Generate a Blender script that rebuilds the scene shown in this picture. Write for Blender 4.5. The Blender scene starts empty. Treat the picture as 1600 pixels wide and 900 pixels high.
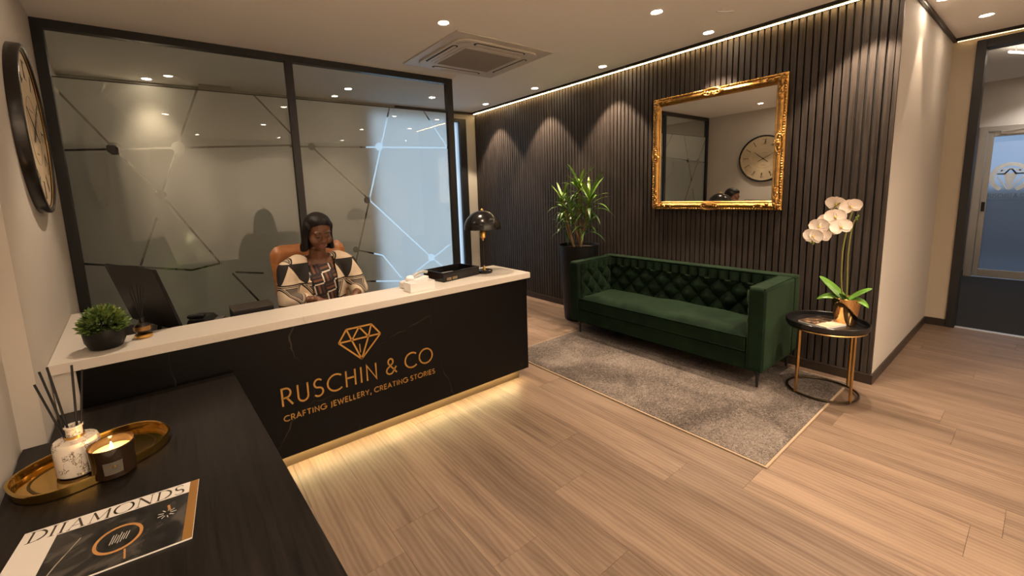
import bpy, bmesh, math, random
from mathutils import Vector, Matrix, Euler, noise
random.seed(7)
R = math.radians
scene = bpy.context.scene
COL = scene.collection

# ------------------------------------------------------------------ camera, world, exposure
def look(yaw, pitch, roll):
    f = Vector((math.sin(yaw)*math.cos(pitch), math.cos(yaw)*math.cos(pitch), -math.sin(pitch)))
    r = Vector((math.cos(yaw), -math.sin(yaw), 0)); d = f.cross(r)
    r2 = math.cos(roll)*r + math.sin(roll)*d
    d2 = -math.sin(roll)*r + math.cos(roll)*d
    return Matrix((r2, -d2, -f)).transposed()
CAM_H = 1.5584
cam_data = bpy.data.cameras.new('camera'); cam = bpy.data.objects.new('camera', cam_data); COL.objects.link(cam)
cam.matrix_world = Matrix.Translation((0, 0, CAM_H)) @ look(0.63111, 0.13693, 0.03996).to_4x4()
cam_data.sensor_width = 36.0; cam_data.lens = 652.485/1600*36
cam_data.shift_x = (800-756.003)/1600; cam_data.shift_y = (389.813-450)/1600
cam_data.clip_start = 0.02; cam_data.clip_end = 60
scene.camera = cam
world = bpy.data.worlds.new('daylight_outside'); scene.world = world; world.use_nodes = True
bg = world.node_tree.nodes['Background']; bg.inputs[0].default_value = (0.58, 0.72, 0.88, 1); bg.inputs[1].default_value = 1.5
vs = scene.view_settings
vs.view_transform = 'Standard'; vs.look = 'None'; vs.gamma = 1.0; vs.use_curve_mapping = False
vs.exposure = 0.64
cy = scene.cycles
cy.use_denoising = True; cy.max_bounces = 10; cy.diffuse_bounces = 5; cy.glossy_bounces = 5
cy.transmission_bounces = 8; cy.transparent_max_bounces = 16; cy.sample_clamp_indirect = 6.0
cy.caustics_reflective = False; cy.caustics_refractive = False
SPOT_W = 57.0            # each recessed ceiling downlight
MIR_YAW, MIR_TILT = 0.35, 0.0   # how the mirror plate hangs
WARM = (1.0, 0.77, 0.55)

# ------------------------------------------------------------------ helpers
def tag(o, label=None, cat=None, group=None, kind=None):
    if label: o['label'] = label
    if cat: o['category'] = cat
    if group: o['group'] = group
    if kind: o['kind'] = kind
    return o
def empty(name, loc=(0, 0, 0), rz=0.0, label=None, cat=None, group=None, kind=None, rot=None):
    o = bpy.data.objects.new(name, None); COL.objects.link(o)
    o.location = loc; o.rotation_euler = rot if rot else (0, 0, rz); o.empty_display_size = 0.1
    return tag(o, label, cat, group, kind)
def wm(o):
    m = o.matrix_basis.copy()
    while o.parent:
        o = o.parent; m = o.matrix_basis @ m
    return m
def link(name, me, parent=None, loc=None, rot=None, scale=None):
    o = bpy.data.objects.new(name, me); COL.objects.link(o)
    if parent: o.parent = parent
    if loc is not None: o.location = loc
    if rot is not None: o.rotation_euler = rot
    if scale is not None: o.scale = scale
    return o
class MB:
    def __init__(s): s.v = []; s.f = []
    def add(s, vs_, fs): 
        k = len(s.v); s.v += [Vector(p) for p in vs_]; s.f += [tuple(i+k for i in f) for f in fs]; return s
    def box(s, x0, y0, z0, x1, y1, z1, M=None):
        p = [Vector((x, y, z)) for z in (z0, z1) for y in (y0, y1) for x in (x0, x1)]
        if M is not None: p = [M @ q for q in p]
        return s.add(p, [(0, 2, 3, 1), (4, 5, 7, 6), (0, 1, 5, 4), (1, 3, 7, 5), (3, 2, 6, 7), (2, 0, 4, 6)])
    def bar(s, a, b, w, t, up=(0, 0, 1)):
        a = Vector(a); b = Vector(b); d = (b-a); L = d.length; d.normalize()
        up = Vector(up); x = up.cross(d)
        if x.length < 1e-4: x = Vector((1, 0, 0)).cross(d)
        x.normalize(); y = d.cross(x)
        M = Matrix((x, y, d)).transposed().to_4x4(); M.translation = a
        return s.box(-w/2, -t/2, 0, w/2, t/2, L, M)
    def lathe(s, prof, c=(0, 0, 0), n=32, M=None, sx=1.0, sy=1.0):
        c = Vector(c); vs_ = []; fs = []
        for r, z in prof:
            for i in range(n):
                a = 2*math.pi*i/n
                p = Vector((r*math.cos(a)*sx, r*math.sin(a)*sy, z))
                if M is not None: p = M @ p
                vs_.append(c+p)
        for j in range(len(prof)-1):
            for i in range(n):
                k = (i+1) % n
                fs.append((j*n+i, j*n+k, (j+1)*n+k, (j+1)*n+i))
        if prof[0][0] > 1e-5 and abs(prof[0][0]-prof[-1][0]) < 1e-6:
            m_ = (len(prof)-1)*n; fs += [(m_+i, m_+(i+1) % n, (i+1) % n, i) for i in range(n)]
            return s.add(vs_, fs)
        if prof[0][0] > 1e-5: fs.append(tuple(range(n-1, -1, -1)))
        if prof[-1][0] > 1e-5: fs.append(tuple((len(prof)-1)*n+i for i in range(n)))
        return s.add(vs_, fs)
    def tube(s, pts, r, n=10, cap=True):
        pts = [Vector(p) for p in pts]; m = len(pts)
        rs = r if isinstance(r, (list, tuple)) else [r]*m
        t0 = (pts[1]-pts[0]).normalized(); u = t0.orthogonal().normalized(); vs_ = []; fs = []
        for i, p in enumerate(pts):
            t = ((pts[min(i+1, m-1)]-pts[max(i-1, 0)])).normalized()
            u = (u - t*u.dot(t)).normalized(); w = t.cross(u)
            for k in range(n):
                a = 2*math.pi*k/n; vs_.append(p+rs[i]*(math.cos(a)*u+math.sin(a)*w))
        for j in range(m-1):
            for k in range(n):
                q = (k+1) % n; fs.append((j*n+k, j*n+q, (j+1)*n+q, (j+1)*n+k))
        if cap: fs.append(tuple(range(n-1, -1, -1))); fs.append(tuple((m-1)*n+k for k in range(n)))
        return s.add(vs_, fs)
    def ring(s, c, Rr, r, n=40, m=10, sx=1, sy=1, M=None):
        c = Vector(c); vs_ = []; fs = []
        for i in range(n):
            a = 2*math.pi*i/n
            for j in range(m):
                b = 2*math.pi*j/m
                p = Vector((math.cos(a)*(Rr*sx+r*math.cos(b)), math.sin(a)*(Rr*sy+r*math.cos(b)), r*math.sin(b)))
                if M is not None: p = M @ p
                vs_.append(c+p)
        for i in range(n):
            for j in range(m):
                a, b = (i+1) % n, (j+1) % m
                fs.append((i*m+j, a*m+j, a*m+b, i*m+b))
        return s.add(vs_, fs)
    def sphere(s, c, r, nu=16, nv=10, M=None):
        r = r if isinstance(r, (tuple, list)) else (r, r, r); c = Vector(c); vs_ = []; fs = []
        for j in range(nv+1):
            t = math.pi*j/nv
            for i in range(nu):
                a = 2*math.pi*i/nu
                p = Vector((r[0]*math.sin(t)*math.cos(a), r[1]*math.sin(t)*math.sin(a), -r[2]*math.cos(t)))
                if M is not None: p = M @ p
                vs_.append(c+p)
        for j in range(nv):
            for i in range(nu):
                k = (i+1) % nu; fs.append((j*nu+i, j*nu+k, (j+1)*nu+k, (j+1)*nu+i))
        return s.add(vs_, fs)
    def prism(s, pts, z0, z1, M=None):
        n = len(pts); p = [Vector((x, y, z)) for z in (z0, z1) for x, y in pts]
        if M is not None: p = [M @ q for q in p]
        return s.add(p, [tuple(range(n-1, -1, -1)), tuple(range(n, 2*n))] + [(i, (i+1) % n, n+(i+1) % n, n+i) for i in range(n)])
    def grid(s, fn, nu, nv):
        vs_ = [fn(i/nu, j/nv) for j in range(nv+1) for i in range(nu+1)]
        fs = [(j*(nu+1)+i, j*(nu+1)+i+1, (j+1)*(nu+1)+i+1, (j+1)*(nu+1)+i) for j in range(nv) for i in range(nu)]
        return s.add(vs_, fs)
    def mesh(s, name, mat=None, smooth=False, weld=True, mats=None):
        me = bpy.data.meshes.new(name); me.from_pydata(s.v, [], s.f)
        bm = bmesh.new(); bm.from_mesh(me)
        if weld: bmesh.ops.remove_doubles(bm, verts=bm.verts, dist=1e-5)
        bmesh.ops.recalc_face_normals(bm, faces=bm.faces)
        bm.to_mesh(me); bm.free()
        if mat: me.materials.append(mat)
        if smooth:
            me.polygons.foreach_set('use_smooth', [True]*len(me.polygons)); me.set_sharp_from_angle(angle=R(38))
        return me
    def build(s, name, mat, parent=None, world=True, smooth=False, bevel=0.0, seg=2, subsurf=0, weld=True):
        if parent is not None and world:
            inv = wm(parent).inverted(); s.v = [inv @ p for p in s.v]
        o = link(name, s.mesh(name, mat, smooth, weld), parent)
        if bevel:
            m = o.modifiers.new('bevel', 'BEVEL'); m.width = bevel; m.segments = seg; m.limit_method = 'ANGLE'; m.angle_limit = R(40)
        if subsurf:
            m = o.modifiers.new('subsurf', 'SUBSURF'); m.levels = subsurf; m.render_levels = subsurf
        return o

# ------------------------------------------------------------------ materials
MATS = {}
def mat(name, color, rough=0.5, metal=0.0, spec=0.5, bump=0.0, bscale=60.0, var=0.0, vscale=8.0, emit=None, estr=0.0, sheen=0.0, coat=0.0, stretch=None, trans=0.0, ior=1.45):
    m = bpy.data.materials.new(name); m.use_nodes = True; nt = m.node_tree; b = nt.nodes['Principled BSDF']
    b.inputs['Base Color'].default_value = (*color, 1); b.inputs['Roughness'].default_value = rough
    b.inputs['Metallic'].default_value = metal; b.inputs['Specular IOR Level'].default_value = spec
    b.inputs['IOR'].default_value = ior
    if trans: b.inputs['Transmission Weight'].default_value = trans
    if sheen: b.inputs['Sheen Weight'].default_value = sheen; b.inputs['Sheen Roughness'].default_value = 0.35
    if coat: b.inputs['Coat Weight'].default_value = coat; b.inputs['Coat Roughness'].default_value = 0.05
    if emit: b.inputs['Emission Color'].default_value = (*emit, 1); b.inputs['Emission Strength'].default_value = estr
    if bump or var:
        tc = nt.nodes.new('ShaderNodeTexCoord'); mp = nt.nodes.new('ShaderNodeMapping'); nt.links.new(tc.outputs['Object'], mp.inputs[0])
        if stretch: mp.inputs['Scale'].default_value = stretch
        if var:
            n = nt.nodes.new('ShaderNodeTexNoise'); n.inputs['Scale'].default_value = vscale; n.inputs['Detail'].default_value = 6
            nt.links.new(mp.outputs[0], n.inputs['Vector'])
            r = nt.nodes.new('ShaderNodeValToRGB'); r.color_ramp.elements[0].position = 0.32; r.color_ramp.elements[1].position = 0.68
            r.color_ramp.elements[0].color = (*[max(0, c*(1-var)) for c in color], 1); r.color_ramp.elements[1].color = (*[min(1, c*(1+var)) for c in color], 1)
            nt.links.new(n.outputs[0], r.inputs[0]); nt.links.new(r.outputs[0], b.inputs['Base Color'])
        if bump:
            n = nt.nodes.new('ShaderNodeTexNoise'); n.inputs['Scale'].default_value = bscale; n.inputs['Detail'].default_value = 4
            nt.links.new(mp.outputs[0], n.inputs['Vector'])
            bp = nt.nodes.new('ShaderNodeBump'); bp.inputs['Strength'].default_value = bump; bp.inputs['Distance'].default_value = 0.01
            nt.links.new(n.outputs[0], bp.inputs['Height']); nt.links.new(bp.outputs[0], b.inputs['Normal'])
    MATS[name] = m; return m
def emission(name, color, strength):
    m = bpy.data.materials.new(name); m.use_nodes = True; nt = m.node_tree; nt.nodes.clear()
    e = nt.nodes.new('ShaderNodeEmission'); e.inputs[0].default_value = (*color, 1); e.inputs[1].default_value = strength
    o = nt.nodes.new('ShaderNodeOutputMaterial'); nt.links.new(e.outputs[0], o.inputs[0]); return m
class NT:
    """small node-graph helper"""
    def __init__(s, name):
        s.m = bpy.data.materials.new(name); s.m.use_nodes = True; s.t = s.m.node_tree; s.b = s.t.nodes['Principled BSDF']; s.out = s.t.nodes['Material Output']
    def n(s, typ, **kw):
        nd = s.t.nodes.new('ShaderNode'+typ)
        for k, v in kw.items():
            if hasattr(nd, k): setattr(nd, k, v)
            else: nd.inputs[k.replace('_', ' ')].default_value = v
        return nd
    def l(s, a, b): s.t.links.new(a, b)
    def math(s, op, a, b=None, c=None):
        nd = s.t.nodes.new('ShaderNodeMath'); nd.operation = op
        for i, x in enumerate((a, b, c)):
            if x is None: continue
            if isinstance(x, (int, float)): nd.inputs[i].default_value = x
            else: s.l(x, nd.inputs[i])
        return nd.outputs[0]
    def mix(s, f, a, b):
        nd = s.t.nodes.new('ShaderNodeMix'); nd.data_type = 'RGBA'
        for sock, x in ((nd.inputs[0], f), (nd.inputs[6], a), (nd.inputs[7], b)):
            if isinstance(x, tuple): sock.default_value = (*x, 1) if len(x) == 3 else x
            elif isinstance(x, (int, float)): sock.default_value = x
            else: s.l(x, sock)
        return nd.outputs[2]
    def ramp(s, f, stops):
        nd = s.t.nodes.new('ShaderNodeValToRGB'); cr = nd.color_ramp
        while len(cr.elements) < len(stops): cr.elements.new(0.5)
        for e, (p, c) in zip(cr.elements, stops): e.position = p; e.color = (*c, 1)
        s.l(f, nd.inputs[0]); return nd.outputs[0]

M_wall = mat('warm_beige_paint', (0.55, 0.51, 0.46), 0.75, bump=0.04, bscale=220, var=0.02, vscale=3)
M_ceil = mat('ceiling_paint', (0.94, 0.92, 0.89), 0.85)
M_black = mat('matte_black_metal', (0.008, 0.008, 0.009), 0.45)
M_trim = mat('black_trim', (0.012, 0.010, 0.009), 0.4)
M_skirt = mat('dark_skirting', (0.022, 0.015, 0.011), 0.35)
M_gold = mat('brushed_gold', (0.72, 0.42, 0.12), 0.28, metal=1.0)
M_goldtray = mat('polished_gold', (0.66, 0.42, 0.11), 0.12, metal=1.0)
M_gilt = mat('gilt_frame', (0.36, 0.20, 0.058), 0.33, metal=1.0, bump=0.45, bscale=90, var=0.25, vscale=25)
M_white = mat('white_plastic', (0.74, 0.73, 0.72), 0.4)
M_whitebox = mat('white_card', (0.85, 0.84, 0.84), 0.55)
M_chrome = mat('brushed_aluminium', (0.58, 0.57, 0.55), 0.35, metal=0.9)
M_mirror = mat('silvered_glass', (0.92, 0.92, 0.90), 0.0, metal=1.0)
M_led = emission('warm_led', (1.0, 0.66, 0.28), 30.0)
M_led2 = emission('warm_led_dim', (1.0, 0.66, 0.28), 3.5)
M_led_desk = emission('warm_led_desk', (1.0, 0.76, 0.37), 58.0)
M_lens = emission('downlight_lens', (1.0, 0.79, 0.58), 130.0)
M_darkplastic = mat('black_plastic', (0.005, 0.0045, 0.0045), 0.5, spec=0.3)
M_satin = mat('black_lacquer', (0.010, 0.009, 0.009), 0.2)
M_soil = mat('dark_soil', (0.03, 0.02, 0.012), 0.9, bump=0.6, bscale=80)
M_pot = mat('black_planter', (0.006, 0.006, 0.006), 0.45, spec=0.35)
M_paper = mat('paper_edge', (0.80, 0.77, 0.72), 0.6)

def wood_floor():
    g = NT('oak_plank'); b = g.b
    tc = g.n('TexCoord'); oi = g.n('ObjectInfo')
    off = g.n('CombineXYZ'); g.l(g.math('MULTIPLY', oi.outputs['Random'], 37.0), off.inputs[0]); g.l(g.math('MULTIPLY', oi.outputs['Random'], 91.0), off.inputs[1])
    ad = g.n('VectorMath', operation='ADD'); g.l(tc.outputs['Object'], ad.inputs[0]); g.l(off.outputs[0], ad.inputs[1])
    mp = g.n('Mapping'); mp.inputs['Scale'].default_value = (9.0, 0.75, 1); g.l(ad.outputs[0], mp.inputs[0])
    n1 = g.n('TexNoise', Scale=1.3, Detail=5.0, Roughness=0.55, Distortion=0.5); g.l(mp.outputs[0], n1.inputs['Vector'])
    mp2 = g.n('Mapping'); mp2.inputs['Scale'].default_value = (60, 2.2, 1); g.l(ad.outputs[0], mp2.inputs[0])
    n2 = g.n('TexNoise', Scale=2.2, Detail=6.0, Roughness=0.65); g.l(mp2.outputs[0], n2.inputs['Vector'])
    mp3 = g.n('Mapping'); mp3.inputs['Scale'].default_value = (5.0, 0.9, 1); g.l(ad.outputs[0], mp3.inputs[0])
    wv = g.n('TexWave', Scale=2.4, Distortion=7.0, Detail=3.0, Detail_Scale=1.2); wv.bands_direction = 'X'; g.l(mp3.outputs[0], wv.inputs['Vector'])
    f = g.math('ADD', g.math('MULTIPLY', n1.outputs[0], 0.80), g.math('MULTIPLY', n2.outputs[0], 0.08))
    f = g.math('ADD', f, g.math('MULTIPLY', wv.outputs['Fac'], 0.12))
    c = g.ramp(f, [(0.28, (0.080, 0.050, 0.034)), (0.44, (0.132, 0.089, 0.062)), (0.58, (0.174, 0.121, 0.086)), (0.78, (0.215, 0.154, 0.111))])
    tint = g.ramp(oi.outputs['Random'], [(0.0, (0.80, 0.78, 0.76)), (0.5, (0.95, 0.94, 0.93)), (1.0, (1.08, 1.05, 1.02))])
    mx = g.n('Mix', data_type='RGBA', blend_type='MULTIPLY'); mx.inputs[0].default_value = 1.0
    g.l(c, mx.inputs[6]); g.l(tint, mx.inputs[7]); g.l(mx.outputs[2], b.inputs['Base Color'])
    b.inputs['Roughness'].default_value = 0.46; b.inputs['Specular IOR Level'].default_value = 0.35
    bp = g.n('Bump', Strength=0.06, Distance=0.003); g.l(n2.outputs[0], bp.inputs['Height']); g.l(bp.outputs[0], b.inputs['Normal'])
    return g.m
M_floor = wood_floor()

def dark_wood(name, c0, c1, axis_scale, rough=0.4, rnd=True):
    g = NT(name); b = g.b; tc = g.n('TexCoord'); oi = g.n('ObjectInfo')
    ad = g.n('VectorMath', operation='ADD'); g.l(tc.outputs['Object'], ad.inputs[0])
    off = g.n('CombineXYZ'); g.l(g.math('MULTIPLY', oi.outputs['Random'], 31.0 if rnd else 0), off.inputs[0]); g.l(off.outputs[0], ad.inputs[1])
    mp = g.n('Mapping'); mp.inputs['Scale'].default_value = axis_scale; g.l(ad.outputs[0], mp.inputs[0])
    n = g.n('TexNoise', Scale=1.0, Detail=7.0, Roughness=0.65, Distortion=0.6); g.l(mp.outputs[0], n.inputs['Vector'])
    c = g.ramp(n.outputs[0], [(0.35, c0), (0.65, c1)]); g.l(c, b.inputs['Base Color']); b.inputs['Roughness'].default_value = rough; b.inputs['Specular IOR Level'].default_value = 0.24
    bp = g.n('Bump', Strength=0.25, Distance=0.003); g.l(n.outputs[0], bp.inputs['Height']); g.l(bp.outputs[0], b.inputs['Normal'])
    return g.m
M_slat = dark_wood('charcoal_oak_slat', (0.018, 0.014, 0.0122), (0.044, 0.0345, 0.029), (60, 60, 2.5), 0.5)
M_slatback = mat('slat_backing_felt', (0.004, 0.0035, 0.003), 0.9)
M_sideboard = dark_wood('black_stained_oak', (0.0035, 0.0026, 0.002), (0.013, 0.0095, 0.0078), (55, 3.0, 55), 0.42, False)

def marble(name, base, vein, scale, rough, dens=0.012):
    g = NT(name); b = g.b; tc = g.n('TexCoord')
    nz = g.n('TexNoise', Scale=1.6, Detail=5.0); g.l(tc.outputs['Object'], nz.inputs['Vector'])
    mixv = g.n('VectorMath', operation='ADD'); sc = g.n('VectorMath', operation='SCALE'); sc.inputs['Scale'].default_value = 0.45
    g.l(nz.outputs['Color'], sc.inputs[0]); g.l(tc.outputs['Object'], mixv.inputs[0]); g.l(sc.outputs[0], mixv.inputs[1])
    rot = g.n('Mapping'); rot.inputs['Rotation'].default_value = (0.3, 0.65, 0.2); rot.inputs['Scale'].default_value = (1.0, 1.0, 0.42); g.l(mixv.outputs[0], rot.inputs[0])
    vo = g.n('TexVoronoi', Scale=scale); vo.feature = 'DISTANCE_TO_EDGE'; g.l(rot.outputs[0], vo.inputs['Vector'])
    br = g.n('TexNoise', Scale=3.0, Detail=3.0); g.l(tc.outputs['Object'], br.inputs['Vector'])
    line = g.math('LESS_THAN', vo.outputs['Distance'], g.math('MULTIPLY', g.math('SUBTRACT', br.outputs[0], 0.44), dens*4))
    fade = g.math('MULTIPLY', line, g.math('MULTIPLY', br.outputs[0], 0.9))
    g.l(g.mix(fade, base, vein), b.inputs['Base Color']); b.inputs['Roughness'].default_value = rough; b.inputs['Specular IOR Level'].default_value = 0.22
    return g.m
M_marble = marble('black_marble', (0.002, 0.0017, 0.0017), (0.06, 0.05, 0.038), 1.25, 0.33, 0.006)
M_counter = marble('white_quartz', (0.65, 0.60, 0.54), (0.52, 0.45, 0.38), 1.6, 0.3, 0.006)

def velvet(name, c_dark, c_light):
    g = NT(name); b = g.b; tc = g.n('TexCoord')
    n = g.n('TexNoise', Scale=5.5, Detail=4.0, Distortion=0.8); g.l(tc.outputs['Object'], n.inputs['Vector'])
    g.l(g.ramp(n.outputs[0], [(0.35, c_dark), (0.68, c_light)]), b.inputs['Base Color'])
    b.inputs['Roughness'].default_value = 0.85; b.inputs['Specular IOR Level'].default_value = 0.10
    b.inputs['Sheen Weight'].default_value = 0.13; b.inputs['Sheen Roughness'].default_value = 0.35; b.inputs['Sheen Tint'].default_value = (0.40, 0.62, 0.34, 1)
    n2 = g.n('TexNoise', Scale=400.0, Detail=2.0); g.l(tc.outputs['Object'], n2.inputs['Vector'])
    bp = g.n('Bump', Strength=0.12, Distance=0.002); g.l(n2.outputs[0], bp.inputs['Height']); g.l(bp.outputs[0], b.inputs['Normal'])
    return g.m
M_velvet = velvet('green_velvet', (0.0026, 0.0080, 0.0034), (0.0055, 0.0150, 0.0064))

def clear_glass(name, tint=(1, 1, 1)):
    g = NT(name); g.t.nodes.remove(g.b)
    lw = g.n('LayerWeight'); lw.inputs['Blend'].default_value = 0.5
    f = g.math('ADD', g.math('MULTIPLY', g.math('POWER', lw.outputs['Facing'], 5.0), 0.8), 0.032)
    tr = g.n('BsdfTransparent'); tr.inputs[0].default_value = (*tint, 1); gl = g.n('BsdfGlossy'); gl.inputs['Roughness'].default_value = 0.0
    mx = g.n('MixShader'); g.l(f, mx.inputs[0]); g.l(tr.outputs[0], mx.inputs[1]); g.l(gl.outputs[0], mx.inputs[2]); g.l(mx.outputs[0], g.out.inputs[0])
    return g.m
M_glass = clear_glass('clear_glass', (0.93, 0.95, 0.94))
M_bottle = clear_glass('bottle_glass', (0.96, 0.95, 0.93))
def frosted(name, tint, diff, rough=0.55, tl=0.3, df=0.26):
    g = NT(name); g.t.nodes.remove(g.b)
    rf = g.n('BsdfRefraction'); rf.inputs['Color'].default_value = (*tint, 1); rf.inputs['Roughness'].default_value = rough; rf.inputs['IOR'].default_value = 1.18
    t = g.n('BsdfTranslucent'); t.inputs[0].default_value = (*tint, 1); d = g.n('BsdfDiffuse'); d.inputs[0].default_value = (*diff, 1)
    m1 = g.n('MixShader'); m1.inputs[0].default_value = tl; g.l(rf.outputs[0], m1.inputs[1]); g.l(t.outputs[0], m1.inputs[2])
    m2 = g.n('MixShader'); m2.inputs[0].default_value = df; g.l(m1.outputs[0], m2.inputs[1]); g.l(d.outputs[0], m2.inputs[2]); g.l(m2.outputs[0], g.out.inputs[0])
    return g.m
M_film = frosted('frosted_film', (0.97, 0.98, 0.97), (0.80, 0.80, 0.78), 0.55, 0.26, 0.22)
M_frost_door = frosted('frosted_door_glass', (0.62, 0.68, 0.76), (0.30, 0.32, 0.35), 0.38, 0.15)
M_frost_window = frosted('frosted_window_glass', (0.88, 0.93, 0.96), (0.35, 0.38, 0.40), 0.6, 0.6, 0.15)
# ------------------------------------------------------------------ the setting
XS, CEIL, YP, YB, XD, YC = 4.0885, 2.833, 4.1463, 5.73, 6.243, 0.7056
XCF = 9.6                                   # far wall of the corridor
def xl(y): return -0.51 - 0.0766*(y-2.463)   # the left wall runs slightly askew
JOG = 0.07
def struct(name, mb, m, label, cat, **kw):
    o = mb.build(name, m, None, **kw); return tag(o, label, cat, None, 'structure')

fl = struct('floor', MB().box(-1.3, -1.8, -0.06, 6.29, 5.9, -0.004), mat('floor_joint', (0.05, 0.032, 0.02), 0.8), 'floor of pale oak planks across the reception room', 'floor')
PW, PL = 0.2555, 1.5
plank_me = MB().box(0.0006, 0.0006, 0, PW-0.0006, PL-0.0006, 0.004).mesh('floor_plank', M_floor)
plank_cut = {}
nplank = 0
rr = random.Random(5)
col = 0
x = 0.648 - 8*PW
while x < 6.29:
    off = {0: 0.365, 1: 0.50, 2: 0.0, 3: 1.1}.get((col-7) % 4, 0.0) + rr.uniform(-0.2, 0.2)*(0 if col in (7, 8) else 1)
    y = -1.8 + (off % PL) - PL
    while y < 5.9:
        y0, y1 = max(y, -1.8), min(y+PL, 5.9); x1 = min(x+PW, 6.29)
        if y1-y0 > 0.02 and nplank < 299 and x > -1.3:
            sx, sy = (x1-x)/PW, (y1-y0)/PL
            if True:
                link('floor_plank', plank_me, fl, (x, y0, -0.004), None, (sx, sy, 1)); nplank += 1
        y += PL
    x += PW; col += 1

carpet = NT('charcoal_carpet'); _tc = carpet.n('TexCoord'); _n = carpet.n('TexNoise', Scale=90.0, Detail=3.0); carpet.l(_tc.outputs['Object'], _n.inputs['Vector'])
carpet.l(carpet.ramp(_n.outputs[0], [(0.3, (0.004, 0.004, 0.0045)), (0.7, (0.012, 0.0115, 0.012))]), carpet.b.inputs['Base Color']); carpet.b.inputs['Roughness'].default_value = 0.95
struct('floor_corridor', MB().box(6.29, -1.8, -0.06, XCF, 1.2, 0.0), carpet.m, 'dark charcoal carpet floor of the corridor beyond the black doorway', 'floor')
struct('floor_outside', MB().box(XCF+0.12, -3, -0.10, XCF+9, 3, -0.02), mat('outside_paving', (0.10, 0.10, 0.11), 0.9), 'grey floor outside the frosted glass door', 'floor')
struct('wall_outside_blocker', MB().box(XCF+3.2, -4, -0.02, XCF+3.4, 4, 1.25), mat('outside_blocker_grey', (0.12, 0.12, 0.125), 0.9), 'low grey wall added outside to darken the lower part of the frosted glass door', 'wall')  # unseen blocker added so the door glass darkens towards its bottom
struct('ceiling', MB().box(-1.3, -1.8, CEIL, XCF+0.15, 5.95, CEIL+0.1), M_ceil, 'flat warm beige ceiling with recessed lights', 'ceiling')

struct('wall_left_near', MB().prism([(xl(2.2)-JOG, 2.2), (xl(-1.8)-JOG, -1.8), (-1.3, -1.8), (-1.3, 2.2)], -0.004, CEIL), M_wall, 'plain beige wall beside the black sideboard', 'wall')
struct('wall_left', MB().prism([(xl(YB), YB), (xl(2.2), 2.2), (-1.3, 2.2), (-1.3, YB)], -0.004, CEIL), M_wall, 'plain warm beige wall on the left behind the round clock', 'wall')
struct('wall_front', MB().box(-1.3, -1.95, -0.004, XCF, -1.8, CEIL), mat('white_bounce_paint', (0.88, 0.85, 0.81), 0.8), 'unseen wall behind the viewer, made white to bounce light', 'wall')  # whitened out of view to throw soft frontal light into the room
wb = MB()
WX0, WX1, WZ0, WZ1 = 2.15, 3.91, 0.06, 2.72
wb.box(-1.3, YB+0.0005, -0.004, WX0, YB+0.15, CEIL); wb.box(WX1, YB, -0.004, 4.112, YB+0.15, CEIL); wb.box(WX0, YB, -0.004, WX1, YB+0.15, WZ0); wb.box(WX0, YB, WZ1, WX1, YB+0.15, CEIL)
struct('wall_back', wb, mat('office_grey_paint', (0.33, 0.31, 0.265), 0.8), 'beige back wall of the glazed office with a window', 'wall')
struct('wall_right', MB().box(4.112, YC, -0.004, XD, YB+0.15, CEIL), mat('shaded_beige_paint', (0.44, 0.405, 0.365), 0.75), 'beige wall return beside the dark slatted wall', 'wall')  # the common beige, toned down in colour to look less brightly lit
wd = MB()
wd.box(XD, 0.552, -0.004, XD+0.14, YC, CEIL); wd.box(XD, -1.8, -0.004, XD+0.14, -0.86, CEIL); wd.box(XD, -0.86, 2.778, XD+0.14, 0.552, CEIL)
struct('wall_doorway', wd, mat('deep_shaded_beige_paint', (0.36, 0.30, 0.23), 0.75), 'narrow beige wall around the black doorway at the far right', 'wall')  # same beige again, shade put into the colour where less light reaches
M_corr = mat('corridor_paint', (0.55, 0.52, 0.49), 0.8)
wc = MB(); DY0, DY1, DH = -0.42, 0.685, 2.16
wc.box(XCF, DY1, 0, XCF+0.12, 1.2, CEIL); wc.box(XCF, -1.8, 0, XCF+0.12, DY0, CEIL); wc.box(XCF, DY0, DH, XCF+0.12, DY1, CEIL)
struct('wall_corridor', wc, M_corr, 'pale wall at the far end of the corridor around the glass door', 'wall')
struct('wall_corridor_left', MB().box(XD+0.14, 1.2, -0.004, XCF+0.12, 1.35, CEIL), M_corr, 'pale side wall of the corridor beyond the doorway', 'wall')

# slatted cladding
sl = struct('wall_slatted', MB().box(4.1075, YC+0.012, 0.06, 4.1115, YB-0.002, CEIL-0.03), M_slatback, 'charcoal wall clad in narrow vertical timber slats', 'wall')
PITCH = 0.0478
slat_mb = MB().prism([(-0.019, -0.017), (-0.019+0.003, -0.0185), (-0.001, -0.0185), (-0.001, 0.0185), (-0.019+0.003, 0.0185), (-0.019, 0.017)], 0.075, CEIL-0.030)
slat_me = slat_mb.mesh('slat', M_slat)
y = YC+0.045
while y < YB-0.02:
    link('slat', slat_me, sl, (4.1075, y, 0)); y += PITCH
MB().box(4.086, YC-0.0005, 0.06, 4.1115, YC+0.022, CEIL-0.03).build('corner_post', M_slat, sl)
struct('trim_1', MB().box(4.030, YC-0.02, CEIL-0.030, 4.1115, YB-0.001, CEIL-0.0005), M_trim, 'black ceiling trim along the slatted wall', 'trim')
struct('trim_2', MB().box(4.1115, YC-0.022, CEIL-0.030, XD-0.03, YC-0.0005, CEIL-0.0005), M_trim, 'black ceiling trim along the beige wall return', 'trim')
struct('trim_3', MB().box(XD-0.05, -1.79, CEIL-0.030, XD-0.0005, YC-0.0005, CEIL-0.0005), M_trim, 'black ceiling trim above the doorway', 'trim')
struct('trim_4', MB().box(2.7, YB-0.03, CEIL-0.035, 4.029, YB-0.0005, CEIL-0.0005), M_trim, 'black ceiling trim at the far end of the slatted wall', 'trim')
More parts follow.
